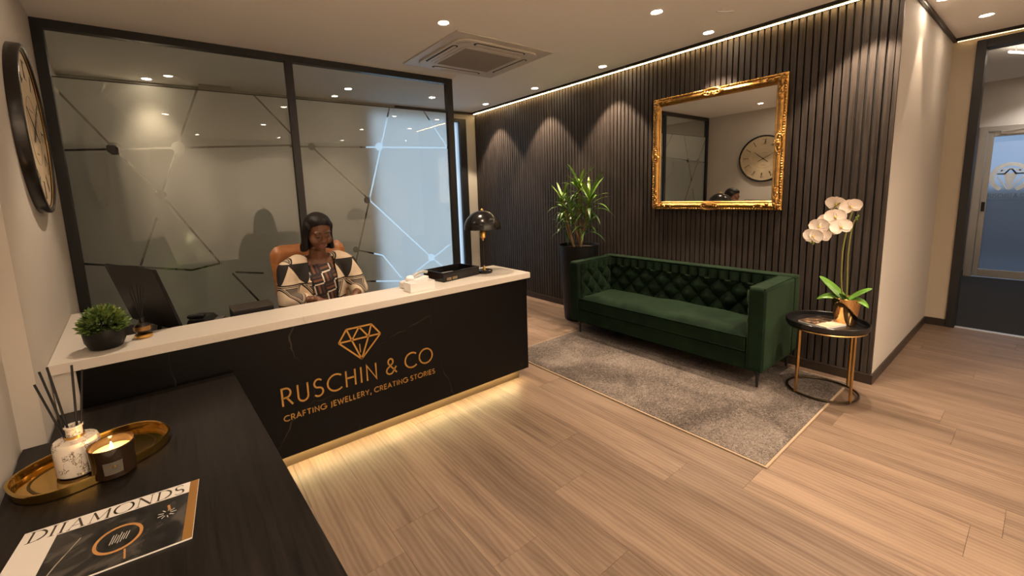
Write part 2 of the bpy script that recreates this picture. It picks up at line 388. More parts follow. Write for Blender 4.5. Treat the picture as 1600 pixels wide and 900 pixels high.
struct('baseboard_right', MB().box(4.076, YC-0.012, -0.0038, 4.1115, YB-0.001, 0.074), M_skirt, 'dark baseboard below the slatted wall', 'baseboard', bevel=0.002)
struct('baseboard_return', MB().box(4.1115, YC-0.012, -0.0038, XD-0.012, YC-0.0005, 0.076), M_skirt, 'dark baseboard along the beige wall return', 'baseboard', bevel=0.002)
struct('baseboard_doorway', MB().box(XD-0.012, 0.553, -0.0038, XD-0.0005, YC-0.0005, 0.076), M_skirt, 'short dark baseboard beside the black doorway', 'baseboard', bevel=0.002)
struct('baseboard_corridor', MB().box(XCF-0.012, DY1+0.045, 0, XCF-0.0005, 1.19, 0.09), M_skirt, 'dark baseboard at the far end of the corridor', 'baseboard')
a, b2 = xl(2.2), xl(5.7)
# LED coves
o = MB().box(4.050, YC+0.01, CEIL-0.0345, 4.064, YB-0.05, CEIL-0.0302).build('led_strip', M_led); tag(o, 'warm glowing light strip under the trim at the top of the slats', 'light strip')
o = MB().box(XD-0.034, -1.7, CEIL-0.0345, XD-0.022, YC-0.03, CEIL-0.0302).build('led_strip', M_led2); tag(o, 'warm glowing light strip above the black doorway', 'light strip')

# pilaster and window in the back wall of the office
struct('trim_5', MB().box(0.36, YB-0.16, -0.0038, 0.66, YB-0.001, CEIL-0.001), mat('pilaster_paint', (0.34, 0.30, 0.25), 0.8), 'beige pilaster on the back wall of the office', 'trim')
w = empty('window_1', (WX0, YB, 0), label='tall black-framed window glowing pale blue behind the glass partition', cat='window', kind='structure')
for (x0, x1, z0, z1) in ((WX0, WX0+0.07, WZ0, WZ1), (WX1-0.125, WX1, WZ0, WZ1), (WX0+0.07, WX1-0.125, WZ0, WZ0+0.07), (WX0+0.07, WX1-0.125, WZ1-0.05, WZ1)):
    MB().box(x0, YB-0.03, z0, x1, YB+0.06, z1).build('window_frame', M_black, w)
MB().box(WX0+0.07, YB+0.01, WZ0+0.07, WX1-0.125, YB+0.018, WZ1-0.05).build('window_pane', M_frost_window, w)

# ------------------------------------------------------------------ glass partition
pt = empty('window_2', (-0.6388, YP, 0), label='glass partition in a black frame with frosted film behind the desk', cat='partition', kind='structure')
PX = [(xl(YP)+0.001, -0.579), (0.931, 0.994), (2.604, 2.682)]
for x0, x1 in PX:
    MB().box(x0, YP, -0.0035, x1, YP+0.06, CEIL-0.0005).build('frame_post', M_black, pt, bevel=0.002)
for (x0, x1) in ((PX[0][1], PX[1][0]), (PX[1][1], PX[2][0])):
    MB().box(x0, YP, CEIL-0.058, x1, YP+0.06, CEIL-0.0005).build('frame_rail', M_black, pt)
    MB().box(x0, YP, -0.0035, x1, YP+0.06, 0.06).build('frame_rail', M_black, pt)
    MB().box(x0+0.001, YP+0.024, 0.061, x1-0.001, YP+0.034, CEIL-0.059).build('glass_pane', M_glass, pt)
YF_ = YP+0.037; KF = YF_/YP
def fp(x, z): return (x*KF, CAM_H+(z-CAM_H)*KF)
SEG = [((-0.582, 2.404), (-0.305, 1.979)), ((-0.6, 1.962), (0.95, 2.048)), ((0.264, 2.49), (-0.07, 1.638)), ((-0.305, 1.979), (-0.07, 1.638)), ((-0.07, 1.638), (0.268, 1.037)),
       ((-0.119, 1.461), (-0.258, 1.10)), ((-0.6, 1.161), (0.06, 1.018)), ((0.06, 1.018), (0.27, 1.05)), ((0.654, 2.46), (0.96, 2.108)), ((0.363, 0.957), (0.578, 0.916)), ((0.339, 0.95), (0.60, 0.54)),
       ((0.9, 2.034), (2.63, 2.073)), ((1.909, 2.49), (1.416, 0.90)), ((1.098, 2.034), (2.287, 0.846)), ((2.296, 2.45), (2.63, 2.0)),
       ((2.083, 0.712), (2.551, 0.97)), ((2.287, 0.846), (2.50, 0.66)), ((1.42, 1.033), (1.709, 0.94)), ((1.709, 0.94), (1.909, 0.661)), ((1.45, 0.70), (1.907, 0.633))]
DISC = [(-0.305, 1.982, 0.045), (0.081, 2.002, 0.045), (-0.07, 1.638, 0.032), (1.094, 2.039, 0.032), (1.756, 2.059, 0.040), (1.588, 1.522, 0.034), (2.287, 0.846, 0.042), (1.428, 1.032, 0.03)]
def film(x0, x1, z0, z1):
    bm = bmesh.new()
    bm.faces.new([bm.verts.new((x0, YF_, z0)), bm.verts.new((x1, YF_, z0)), bm.verts.new((x1, YF_, z1)), bm.verts.new((x0, YF_, z1))])
    tests = []
    def cut(co, no):
        bmesh.ops.bisect_plane(bm, geom=bm.verts[:]+bm.edges[:]+bm.faces[:], dist=1e-6, plane_co=co, plane_no=no)
    for a_, b_ in SEG:
        a_, b_ = Vector(fp(*a_)), Vector(fp(*b_)); 
        if max(a_.x, b_.x) < x0 or min(a_.x, b_.x) > x1: continue
        d = (b_-a_).normalized(); n = Vector((-d.y, d.x)); h = 0.0075
        for s in (-1, 1): cut((a_.x+s*h*n.x, YF_, a_.y+s*h*n.y), (n.x, 0, n.y))
        cut((a_.x, YF_, a_.y), (d.x, 0, d.y)); cut((b_.x, YF_, b_.y), (d.x, 0, d.y))
        tests.append(lambda p, a_=a_, d=d, n=n, L=(b_-a_).length, h=h: abs((p-a_).dot(n)) < h and 0 < (p-a_).dot(d) < L)
    for cx, cz, r in DISC:
        cx, cz = fp(cx, cz)
        if cx+r < x0 or cx-r > x1: continue
        for k in range(8):
            a_ = math.pi*2*k/8
            cut((cx+r*math.cos(a_), YF_, cz+r*math.sin(a_)), (math.cos(a_), 0, math.sin(a_)))
        tests.append(lambda p, cx=cx, cz=cz, r=r: all((p.x-cx)*math.cos(math.pi*k/4)+(p.y-cz)*math.sin(math.pi*k/4) < r for k in range(8)))
    dead = []
    for f in bm.faces:
        c = f.calc_center_median(); p = Vector((c.x, c.z))
        if any(t(p) for t in tests): dead.append(f)
    bmesh.ops.delete(bm, geom=dead, context='FACES')
    me = bpy.data.meshes.new('frosted_film'); bm.to_mesh(me); bm.free(); me.materials.append(M_film)
    inv = wm(pt).inverted(); me.transform(inv)
    link('frosted_film', me, pt)
FT = 2.462
film(PX[0][1]+0.002, PX[1][0]-0.002, 0.062, FT); film(PX[1][1]+0.002, PX[2][0]-0.002, 0.062, FT)
for (x0, x1) in ((PX[0][1], PX[1][0]), (PX[1][1], PX[2][0])):
    MB().box(x0+0.002, YF_-0.0008, FT+0.0005, x1-0.002, YF_+0.0008, FT+0.008).build('film_edge', M_trim, pt)

# ------------------------------------------------------------------ doorway at the right
df = empty('door_1', (XD, 0.552, 0), label='open doorway in a wide black frame at the far right', cat='doorway', kind='structure')
MB().box(XD-0.02, 0.490, -0.0035, XD+0.15, 0.5515, 2.7775).build('door_jamb', M_black, df, bevel=0.003)
MB().box(XD-0.02, -0.858, -0.0035, XD+0.15, -0.80, 2.7775).build('door_jamb', M_black, df, bevel=0.003)
MB().box(XD-0.02, -0.80, 2.70, XD+0.15, 0.490, 2.7775).build('door_head', M_black, df, bevel=0.003)
MB().box(XD+0.02, -0.80, -0.0035, XD+0.075, 0.490, 0.006).build('threshold', M_chrome, df, bevel=0.002)
dd = empty('door_2', (XCF, DY1, 0), label='aluminium-framed frosted glass door with a diamond emblem at the corridor end', cat='door', kind='structure')
for (y0, y1, z0, z1) in ((DY1-0.04, DY1+0.04, 0.001, DH+0.04), (DY0-0.04, DY0+0.04, 0.001, DH+0.04), (DY0+0.04, DY1-0.04, DH-0.03, DH+0.04)):
    MB().box(XCF-0.03, y0, z0, XCF+0.06, y1, z1).build('door_frame', M_chrome, dd, bevel=0.003)
LY0, LY1, LZ1 = DY0+0.042, DY1-0.042, DH-0.032
for (y0, y1, z0, z1) in ((LY1-0.06, LY1, 0.012, LZ1), (LY0, LY0+0.06, 0.012, LZ1), (LY0+0.06, LY1-0.06, LZ1-0.075, LZ1), (LY0+0.06, LY1-0.06, 0.012, 0.125)):
    MB().box(XCF-0.01, y0, z0, XCF+0.03, y1, z1).build('door_rail', M_chrome, dd, bevel=0.003)
MB().box(XCF+0.005, LY0+0.06, 0.125, XCF+0.013, LY1-0.06, LZ1-0.075).build('door_pane', M_frost_door, dd)
cl = MB().box(XCF-0.055, LY1-0.42, LZ1-0.055, XCF-0.012, LY1-0.12, LZ1-0.005).build('door_closer', M_chrome, dd, bevel=0.004)
MB().bar((XCF-0.07, LY1-0.15, LZ1-0.01), (XCF-0.05, LY1-0.50, LZ1+0.03), 0.02, 0.012).build('closer_arm', M_chrome, cl)
MB().box(XCF-0.02, LY1-0.05, 0.98, XCF-0.010, LY1-0.015, 1.12).build('lock_plate', M_black, dd)

# ------------------------------------------------------------------ ceiling lights
def downlight(x, y, label, power=SPOT_W, cone=78, blend=0.55, soft=0.03, color=WARM):
    e = empty('downlight', (x, y, CEIL), label=label, cat='ceiling light', group='recessed round downlights')
    MB().lathe([(0.048, -0.0005), (0.050, -0.004), (0.044, -0.006), (0.037, -0.003), (0.037, -0.0005)], n=28).build('trim_ring', M_white, e, world=False, smooth=True)
    MB().lathe([(0.0, -0.0018), (0.036, -0.0018), (0.036, -0.0008), (0.0, -0.0008)], n=24).build('lens', M_lens, e, world=False)
    ld = bpy.data.lights.new('lamp', 'SPOT'); ld.energy = power; ld.color = color; ld.spot_size = R(cone); ld.spot_blend = blend; ld.shadow_soft_size = soft
    lo = link('lamp', ld, e, (0, 0, -0.012))
    return e
for i, (yy, what) in enumerate([(5.067, 'farthest of the row along the slatted wall'), (4.025, 'second from the far end along the slatted wall'), (2.977, 'above the green sofa, third along the slatted wall'), (1.875, 'above the gilt mirror along the slatted wall'), (0.83, 'above the orchid at the near end of the slatted wall')]):
    downlight(3.84, yy, 'lit round ceiling downlight '+what, SPOT_W*2.6, 76, 0.25)
downlight(3.043, 1.871, 'lit round ceiling downlight over the floor in front of the sofa')
downlight(1.786, 2.842, 'largest lit round ceiling downlight beside the air conditioner')
downlight(0.10, 2.98, 'lit round ceiling downlight over the left end of the desk, out of frame', SPOT_W*0.9)
downlight(1.38, 1.90, 'lit round ceiling downlight in front of the desk, out of frame', SPOT_W*0.8)
downlight(3.06, 0.36, 'lit round ceiling downlight near the viewer on the right, out of frame')
downlight(1.37, 0.30, 'lit round ceiling downlight near the viewer, out of frame', SPOT_W*0.5)
downlight(0.05, 0.75, 'lit round ceiling downlight over the sideboard, out of frame', SPOT_W*0.45)
downlight(1.816, 5.078, 'lit round ceiling downlight in the office, centre of the right glass pane', SPOT_W*0.45)
downlight(2.925, 5.035, 'lit round ceiling downlight in the office, near the right post', SPOT_W*0.45)
downlight(-0.08, 5.58, 'lit round ceiling downlight in the office, behind the left glass pane', SPOT_W*1.7, 66, 0.9)
downlight(5.533, 0.455, 'lit round ceiling downlight before the black doorway', SPOT_W*0.15, 90, 1.0)
downlight(4.72, 0.60, 'lit round ceiling downlight washing the beige wall return, out of frame', SPOT_W*0.5, 50, 0.3)
downlight(4.6, -0.9, 'unseen round downlight added as fill light far right, out of frame', SPOT_W*0.7, 130, 0.8)  # added out of view as fill for the right side
downlight(3.2, -1.25, 'unseen round downlight added as fill light behind the viewer, third from the left', SPOT_W*4.2, 150, 0.8, 0.22)  # this row is added for frontal fill and bounce onto the ceiling
downlight(1.9, -1.25, 'unseen round downlight added as fill light behind the viewer, second from the left', SPOT_W*7.0, 150, 0.8, 0.22)
downlight(0.5, -1.25, 'unseen round downlight added as fill light behind the viewer, near the left wall', SPOT_W*7.0, 150, 0.8, 0.22)

downlight(9.1, 0.1, 'round downlight added in the corridor to brighten the glass door emblem', SPOT_W*1.05, 120, 0.8, 0.03, (1.0, 0.90, 0.80))  # lamp added to brighten the emblem, corridor wall and carpet
# slim glowing bar added in place of a curved cove reflection
cl = empty('corridor_glow_bar', (7.3, 0.30, CEIL), label='slim curved glowing bar added on the corridor ceiling for a reflection beyond the doorway', cat='lamp')
pts = [(0.9*math.sin(a)-0.2, 0.10-0.9*(1-math.cos(a))*0.25-0.35*a, -0.06) for a in [k*0.1 for k in range(0, 12)]]
MB().tube(pts, 0.012, 8).build('glow_tube', emission('corridor_glow', (1, 0.82, 0.62), 6.0), cl, world=False)
for p in (pts[1], pts[-2]): MB().tube([(p[0], p[1], -0.05), (p[0], p[1], -0.0005)], 0.004, 6).build('hanger', M_white, cl, world=False)
sp = empty('ceiling_sensor', (3.468, 1.591, CEIL), label='tiny white branched fitting on the ceiling right of the downlights', cat='sensor')
MB().lathe([(0.022, -0.0005), (0.020, -0.008), (0.0, -0.008)], n=16).build('base', M_white, sp, world=False)
MB().bar((0, 0, -0.012), (0.05, -0.05, -0.014), 0.014, 0.006).bar((0, 0, -0.012), (-0.055, 0.02, -0.014), 0.014, 0.006).build('arm', M_white, sp, world=False)

# ------------------------------------------------------------------ ceiling cassette air conditioner
ac = empty('air_conditioner', (2.487, 3.392, CEIL), label='square white ceiling cassette air conditioner with a grey centre grille', cat='air conditioner')
M_ac = mat('ac_plastic', (0.62, 0.58, 0.53), 0.45); M_acg = mat('ac_grille', (0.30, 0.27, 0.245), 0.6); M_slot = mat('ac_slot', (0.02, 0.018, 0.016), 0.7)
AX, AY = 0.54, 0.49
MB().box(-AX, -AY, -0.012, AX, AY, -0.0005).build('panel', M_ac, ac, world=False, bevel=0.006)
def rrect(hx, hy, r, n=6):
    out = []
    for cx, cy_, a0 in ((hx-r, hy-r, 0), (-hx+r, hy-r, 90), (-hx+r, -hy+r, 180), (hx-r, -hy+r, 270)):
        for k in range(n+1):
            a = R(a0+90*k/n); out.append((cx+r*math.cos(a), cy_+r*math.sin(a)))
    return out
MB().prism(rrect(0.455, 0.415, 0.13), -0.028, -0.011).build('body', M_ac, ac, world=False, bevel=0.008)
for sx, sy in ((1, 0), (-1, 0), (0, 1), (0, -1)):
    if sx:
        q = (sx*0.398, 0); hx, hy = 0.030, 0.255
    else:
        q = (0, sy*0.358); hx, hy = 0.285, 0.030
    pt_ = [(q[0]+a, q[1]+b) for a, b in rrect(hx, hy, 0.029)]
    MB().prism(pt_, -0.0288, -0.024).build('air_slot', M_slot, ac, world=False)
    pf = [(q[0]+a, q[1]+b) for a, b in rrect(hx-(0.014 if sx else 0.02), hy-(0.02 if sx else 0.014), 0.012)]
    MB().prism(pf, -0.035, -0.0286).build('louvre', M_ac, ac, world=False, bevel=0.002)
MB().prism(rrect(0.325, 0.285, 0.05), -0.033, -0.0275).build('grille_frame', M_ac, ac, world=False, bevel=0.003)
gx, gy = 0.295, 0.245
MB().box(-gx, -gy, -0.0345, gx, gy, -0.0325).build('grille_backing', M_acg, ac, world=False)
gm = MB().box(-gx, -0.0025, -0.038, gx, 0.0025, -0.0344).mesh('grille_slat', M_acg)
for k in range(31): link('grille_slat', gm, ac, (0, -gy+0.008+k*(2*gy-0.016)/30, 0))
dm = MB().box(-0.004, -0.008, -0.0288, 0.004, 0.008, -0.0279)
d_all = MB()
for k in range(8): d_all.box(-0.395+0.021*k-0.003, -0.372+0.02*0, -0.0288, -0.395+0.021*k+0.003, -0.358, -0.0279) if False else None
for k in range(7):
    a = R(200+k*9.0); cx, cy_ = -0.30, -0.26
    d_all.box(cx+0.12*math.cos(a)-0.004, cy_+0.11*math.sin(a)-0.004, -0.0288, cx+0.12*math.cos(a)+0.004, cy_+0.11*math.sin(a)+0.004, -0.0279)
d_all.build('indicator_marks', M_slot, ac, world=False)

# ------------------------------------------------------------------ stroke lettering
def arc(cx, cy_, rx, ry, a0, a1, n=14): return [(cx+rx*math.cos(R(a0+(a1-a0)*k/n)), cy_+ry*math.sin(R(a0+(a1-a0)*k/n))) for k in range(n+1)]
GL = {
 'A': (0.72, [[(0, 0), (0.36, 1), (0.72, 0)], [(0.12, 0.32), (0.60, 0.32)]]),
 'C': (0.80, [arc(0.5, 0.5, 0.5, 0.5, 48, 312, 22)]),
 'D': (0.74, [[(0.06, 0), (0.06, 1)], [(0.06, 1), (0.28, 1)]+arc(0.26, 0.5, 0.48, 0.5, 90, -90, 16)+[(0.06, 0)]]),
 'E': (0.50, [[(0.50, 1), (0.06, 1), (0.06, 0), (0.50, 0)], [(0.06, 0.52), (0.46, 0.52)]]),
 'F': (0.48, [[(0.48, 1), (0.06, 1), (0.06, 0)], [(0.06, 0.52), (0.44, 0.52)]]),
 'G': (0.88, [arc(0.5, 0.5, 0.5, 0.5, 48, 335, 24)+[(0.96, 0.46), (0.60, 0.46)]]),
 'H': (0.68, [[(0.06, 0), (0.06, 1)], [(0.62, 0), (0.62, 1)], [(0.06, 0.53), (0.62, 0.53)]]),
 'I': (0.12, [[(0.06, 0), (0.06, 1)]]),
 'J': (0.36, [[(0.30, 1), (0.30, 0.10)]+arc(0.10, 0.05, 0.20, 0.22, 0, -80, 6)]),
 'L': (0.46, [[(0.06, 1), (0.06, 0), (0.46, 0)]]),
 'M': (0.92, [[(0.06, 0), (0.14, 1), (0.46, 0.25), (0.78, 1), (0.86, 0)]]),
 'N': (0.72, [[(0.06, 0), (0.06, 1), (0.66, 0), (0.66, 1)]]),
 'O': (1.0, [arc(0.5, 0.5, 0.5, 0.5, 90, 450, 30)]),
 'R': (0.58, [[(0.06, 0), (0.06, 1), (0.26, 1)]+arc(0.26, 0.73, 0.25, 0.27, 90, -90, 12)+[(0.06, 0.46)], [(0.28, 0.46), (0.58, 0)]]),
 'S': (0.54, [arc(0.28, 0.75, 0.23, 0.25, 35, 245, 12)+arc(0.26, 0.25, 0.26, 0.26, 65, -145, 14)]),
 'T': (0.60, [[(0, 1), (0.60, 1)], [(0.30, 1), (0.30, 0)]]),
 'U': (0.66, [[(0.06, 1), (0.06, 0.28)]+arc(0.33, 0.28, 0.27, 0.29, 180, 360, 14)+[(0.60, 1)]]),
 'W': (1.02, [[(0, 1), (0.26, 0), (0.51, 0.85), (0.76, 0), (1.02, 1)]]),
 'Y': (0.64, [[(0, 1), (0.32, 0.5), (0.64, 1)], [(0.32, 0.5), (0.32, 0)]]),
 '&': (0.74, [[(0.72, 0.0), (0.20, 0.66)]+arc(0.33, 0.79, 0.17, 0.20, 215, -50, 12)+[(0.14, 0.42)]+arc(0.27, 0.22, 0.25, 0.23, 130, 305, 10)+[(0.70, 0.42)]]),
 ',': (0.14, [[(0.12, 0.14), (0.02, -0.26)]]),
}
def ribbon(mb, pts, w, z0, z1, M):
    """flat stroke of width w along a 2-D polyline with mitred joints"""
    raw = [Vector(p) for p in pts]; pts = [p for i, p in enumerate(raw) if i == 0 or (p-raw[i-1]).length > 1e-5]; n = len(pts); Ls, Rs = [], []
    closed = (pts[0]-pts[-1]).length < 1e-6
    for i, p in enumerate(pts):
        a = pts[i-1] if i > 0 else (pts[-2] if closed else None); b = pts[i+1] if i < n-1 else (pts[1] if closed else None)
        d0 = (p-a).normalized() if a is not None else None; d1 = (b-p).normalized() if b is not None else None
        if d0 is None: d0 = d1
        if d1 is None: d1 = d0
        n0 = Vector((-d0.y, d0.x)); n1 = Vector((-d1.y, d1.x)); m = (n0+n1)
        if m.length < 1e-4: m = n0.copy()
        m.normalize(); k = min(1.0/max(m.dot(n0), 0.35), 2.2)
        Ls.append(p+m*(w/2*k)); Rs.append(p-m*(w/2*k))
    vs_ = []
    for i in range(n):
        for q, z in ((Ls[i], z0), (Rs[i], z0), (Rs[i], z1), (Ls[i], z1)): vs_.append(M @ Vector((q.x, q.y, z)))
    fs = []
    for i in range(n-1):
        a, b = i*4, (i+1)*4
        for k in range(4): fs.append((a+k, a+(k+1) % 4, b+(k+1) % 4, b+k))
    if not closed: fs += [(3, 2, 1, 0), tuple((n-1)*4+k for k in range(4))]
    mb.add(vs_, fs)
def layout(text, gap, space):
    x = 0; out = []
    for ch in text:
        if ch == ' ': x += space; continue
        w, st = GL[ch]; out.append((ch, x, st)); x += w+gap
    return out, x-gap
def letter_parts(text, x0, x1, z, h, sw, plane, parent, mat_, gap=0.22, space=0.42, name='letter', joined=False):
    out, W = layout(text, gap, space); sx = (x1-x0)/W
    M = plane; mb = MB()
    for ch, x, st in out:
        if not joined: mb = MB()
        for pl in st: ribbon(mb, [(x0+(x+p[0])*sx, z+p[1]*h) for p in pl], sw, 0, 0.004, M)
        if not joined: mb.build(name, mat_, parent)
    if joined: mb.build(name, mat_, parent)
# plane matrix for something on a wall facing -y: local (x, y, z) -> world (x, Y - z, y)
def plane_y(Y): return Matrix(((1, 0, 0, 0), (0, 0, -1, Y), (0, 1, 0, 0), (0, 0, 0, 1)))

# ------------------------------------------------------------------ reception desk
YF, XR, ZT = 2.4656, 2.2563, 0.90
desk = empty('reception_desk', (0.9, YF+0.2, 0), label='long black marble reception desk with a white counter top and gold lettering', cat='reception desk')
PYF = YF+0.018
top_pts = [(xl(YF)+0.002, YF), (XR, YF), (XR, YF+0.49), (1.50, YF+0.49), (1.50, 2.772), (-0.36, 2.772), (-0.36, 3.60), (xl(3.60)+0.002, 3.60)]
MB().prism(top_pts, 0.855, ZT).build('counter_top', M_counter, desk, bevel=0.002)
MB().box(-0.428, PYF, 0.094, XR-0.028, PYF+0.03, 0.8545).build('front_panel', M_marble, desk)
MB().box(XR-0.058, PYF+0.0305, 0.094, XR-0.028, 2.90, 0.8545).build('end_panel', M_marble, desk)
MB().box(xl(YF)+0.004, PYF+0.004, 0.001, -0.4285, PYF+0.034, 0.8545).build('filler_panel', M_wall, desk)
MB().box(-0.42, YF+0.080, 0.001, XR-0.082, YF+0.095, 0.0935).build('toe_kick', mat('toe_kick', (0.13, 0.09, 0.05), 0.45, metal=0.3), desk)
MB().box(XR-0.097, YF+0.096, 0.001, XR-0.082, 2.88, 0.0935).build('toe_kick', MATS['toe_kick'], desk)
MB().box(-0.40, YF+0.060, 0.087, XR-0.10, YF+0.072, 0.0932).build('light_strip', M_led_desk, desk)
MB().prism([(-0.36, 2.773), (1.50, 2.773), (1.50, 2.95), (XR-0.06, 2.95), (XR-0.06, 3.0), (1.45, 3.10), (0.25, 3.02), (-0.30, 3.62), (-0.36, 3.60)], 0.735, 0.765).build('work_top', M_sideboard, desk)
MB().box(-0.36, PYF+0.031, 0.735, XR-0.06, 2.772, 0.765).build('work_top', M_sideboard, desk)
for xx in (0.2, 1.55): MB().box(xx, YF+0.10, 0.001, xx+0.03, 2.95, 0.7345).build('inner_leg', M_sideboard, desk)
MB().box(-0.34, 3.0, 0.001, -0.31, 3.58, 0.7345).build('inner_leg', M_sideboard, desk)
# emblem and lettering
PLN = plane_y(PYF-0.0005)
letter_parts('RUSCHIN & CO', 0.362, 1.330, 0.403, 0.102, 0.0098, PLN, desk, M_gold, gap=0.26, space=0.36)
letter_parts('CRAFTING JEWELLERY, CREATING STORIES', 0.366, 1.343, 0.312, 0.031, 0.0052, PLN, desk, M_gold, gap=0.24, space=0.40, name='tagline_letter')
D = dict(l=(0.703, 0.690), tl=(0.755, 0.764), tr=(0.913, 0.764), r=(0.968, 0.690), b=(0.8355, 0.556), i1=(0.783, 0.690), i2=(0.888, 0.690), m=(0.834, 0.764))
gem = MB()
def gb(a, b): 
    ribbon(gem, [D[a] if isinstance(a, str) else a, D[b] if isinstance(b, str) else b], 0.0095, 0, 0.004, PLN)
for a, b in (('l', 'tl'), ('tl', 'tr'), ('tr', 'r'), ('r', 'l'), ('r', 'b'), ('l', 'b'), ('tl', 'i1'), ('i1', 'm'), ('m', 'i2'), ('i2', 'tr'), ('i1', 'b'), ('i2', 'b')): gb(a, b)
ribbon(gem, [(0.829, 0.655), (0.831, 0.600)], 0.006, 0, 0.004, PLN)
gem.build('diamond_emblem', M_gold, desk)

# emblem and lettering on the frosted corridor door (faces -x)
PLD = Matrix(((0, 0, -1, XCF+0.0045), (-1, 0, 0, 0), (0, 1, 0, 0), (0, 0, 0, 1)))   # local x -> -y
M_etch = frosted('white_etch_film', (0.95, 0.97, 0.98), (0.92, 0.94, 0.95), 0.6, 1.0, 0.62)
EC = (-0.395, 1.47)
eg = MB(); ribbon(eg, [(EC[0]+0.165*math.cos(R(a)), EC[1]+0.185*math.sin(R(a))) for a in range(-68, 250, 6)], 0.050, 0, 0.002, PLD)
def eb(*p): ribbon(eg, [(EC[0]+a, EC[1]+b) for a, b in p], 0.017, 0, 0.002, PLD)
eb((-0.12, 0.05), (-0.07, 0.11), (0.07, 0.11), (0.12, 0.05), (-0.12, 0.05)); eb((-0.12, 0.05), (-0.05, 0.05), (0, 0.13), (0.05, 0.05), (0.12, 0.05)); eb((-0.055, 0.05), (0, -0.17), (0.055, 0.05)); eb((-0.12, 0.02), (-0.012, -0.17)); eb((0.12, 0.02), (0.012, -0.17)); eb((-0.09, 0.11), (-0.05, 0.05), (-0.02, 0.10)); eb((0.09, 0.11), (0.05, 0.05), (0.02, 0.10))
eg.prism([(EC[0]-0.045, EC[1]+0.045), (EC[0], EC[1]-0.14), (EC[0]+0.045, EC[1]+0.045)], 0, 0.0015, PLD)
eg.build('door_emblem', M_etch, dd)
M_etch2 = mat('dim_etch_film', (0.20, 0.27, 0.33), 0.6)
letter_parts('RUSCHIN & CO', -0.585, -0.205, 1.185, 0.055, 0.008, PLD, dd, M_etch2, gap=0.26, space=0.36, name='door_lettering', joined=True)
letter_parts('CRAFTING JEWELLERY, CREATING STORIES', -0.585, -0.205, 1.148, 0.014, 0.003, PLD, dd, M_etch2, gap=0.24, space=0.40, name='door_tagline', joined=True)

# ------------------------------------------------------------------ green sofa
SX0, SX1, SY0, SY1 = 3.345, 4.045, 1.168, 3.032
sofa = empty('sofa', (3.7, 2.1, 0), label='dark green velvet sofa with deep-buttoned back and arms under the mirror', cat='sofa')
ARM, ZB, ZS, ZA = 0.118, 0.140, 0.40, 0.792
MB().box(SX0+0.012, SY0+0.004, ZB, SX1-0.004, SY1-0.004, 0.275).build('base', M_velvet, sofa, bevel=0.012, seg=3)
def arm(y0, y1): return MB().box(SX0, y0, ZB+0.002, SX1-0.12, y1, ZA-0.006)
arm(SY0, SY0+ARM).build('arm', M_velvet, sofa, bevel=0.026, seg=4, smooth=True)
arm(SY1-ARM, SY1).build('arm', M_velvet, sofa, bevel=0.026, seg=4, smooth=True)
MB().box(SX1-0.135, SY0, ZB+0.002, SX1, SY1, ZA).build('back', M_velvet, sofa, bevel=0.024, seg=4, smooth=True)
# piping along the tops
MB().tube([(SX0+0.01, SY0+0.012, ZA-0.012), (SX1-0.012, SY0+0.012, ZA-0.008), (SX1-0.012, SY1-0.012, ZA-0.008), (SX0+0.01, SY1-0.012, ZA-0.012)], 0.0055, 6).build('piping', M_velvet, sofa)
for yy in (SY0+ARM-0.008, SY1-ARM+0.008):
    MB().tube([(SX0+0.012, yy, ZA-0.011), (SX1-0.14, yy, ZA-0.009)], 0.005, 6).build('piping', M_velvet, sofa)
for yy in (SY0+0.012, SY1-0.012, SY0+ARM-0.012, SY1-ARM+0.012):
    MB().tube([(SX0+0.006, yy, ZB+0.01), (SX0+0.004, yy, ZA-0.04), (SX0+0.02, yy, ZA-0.014)], 0.0045, 6).build('piping', M_velvet, sofa)
MB().tube([(SX1-0.135, SY0+ARM, ZA-0.006), (SX1-0.135, SY1-ARM, ZA-0.006)], 0.005, 6).build('piping', M_velvet, sofa)
def tuft(P0, U, W_, N, nu, nv, cu, cv, depth, name):
    """deep-buttoned panel: P0 corner, U width vector, W_ height vector, N outward normal"""
    P0, U, W_, N = Vector(P0), Vector(U), Vector(W_), Vector(N)
    v_lo, v_hi = 0.10, 0.80
    def fn(u, v):
        a = u*cu; b = (v-v_lo)/(v_hi-v_lo)*cv
        p, q = (a+b)/1.0, (a-b)/1.0
        if b > cv:  # vertical pleats above the top row
            h = abs(math.sin(math.pi*(a+cv)/1.0)); h = h**0.5
            k = min(1, (b-cv)/0.9); h = h*(1-k)+k*0.86
        elif b < 0: h = (abs(math.sin(math.pi*a)))**0.5
        else: h = (abs(math.sin(math.pi*p/1.0*0.5*1.0))*0+abs(math.sin(math.pi*(a+b)/2))*abs(math.sin(math.pi*(a-b)/2)))**0.42
        e = min(u, 1-u)*cu*2.2; e = min(1, e)
        return P0+U*u+W_*v+N*(depth*(h*0.95+0.02)*(0.35+0.65*e))
    MB().grid(fn, nu, nv).build(name, M_velvet, sofa, smooth=True)
    for j in range(cv+1):
        for i in range(0, cu+1):
            if (i+j) % 2 == 0:
                u = i/cu; v = v_lo+(v_hi-v_lo)*j/cv
                if 0.02 < u < 0.98:
                    p = P0+U*u+W_*v+N*(depth*0.10)
                    Mx = N.to_track_quat('Z', 'Y').to_matrix()
                    MB().lathe([(0.0, 0.006), (0.006, 0.0045), (0.010, 0.0)], p, 10, Mx).build('button', M_velvet, sofa, smooth=True)
LB = SY1-ARM-(SY0+ARM)
tuft((SX1-0.134, SY0+ARM, ZS-0.02), (0, LB, 0), (0, 0, ZA-ZS+0.012), (-1, 0, 0), 216, 36, 18, 3, 0.060, 'tufted_back')
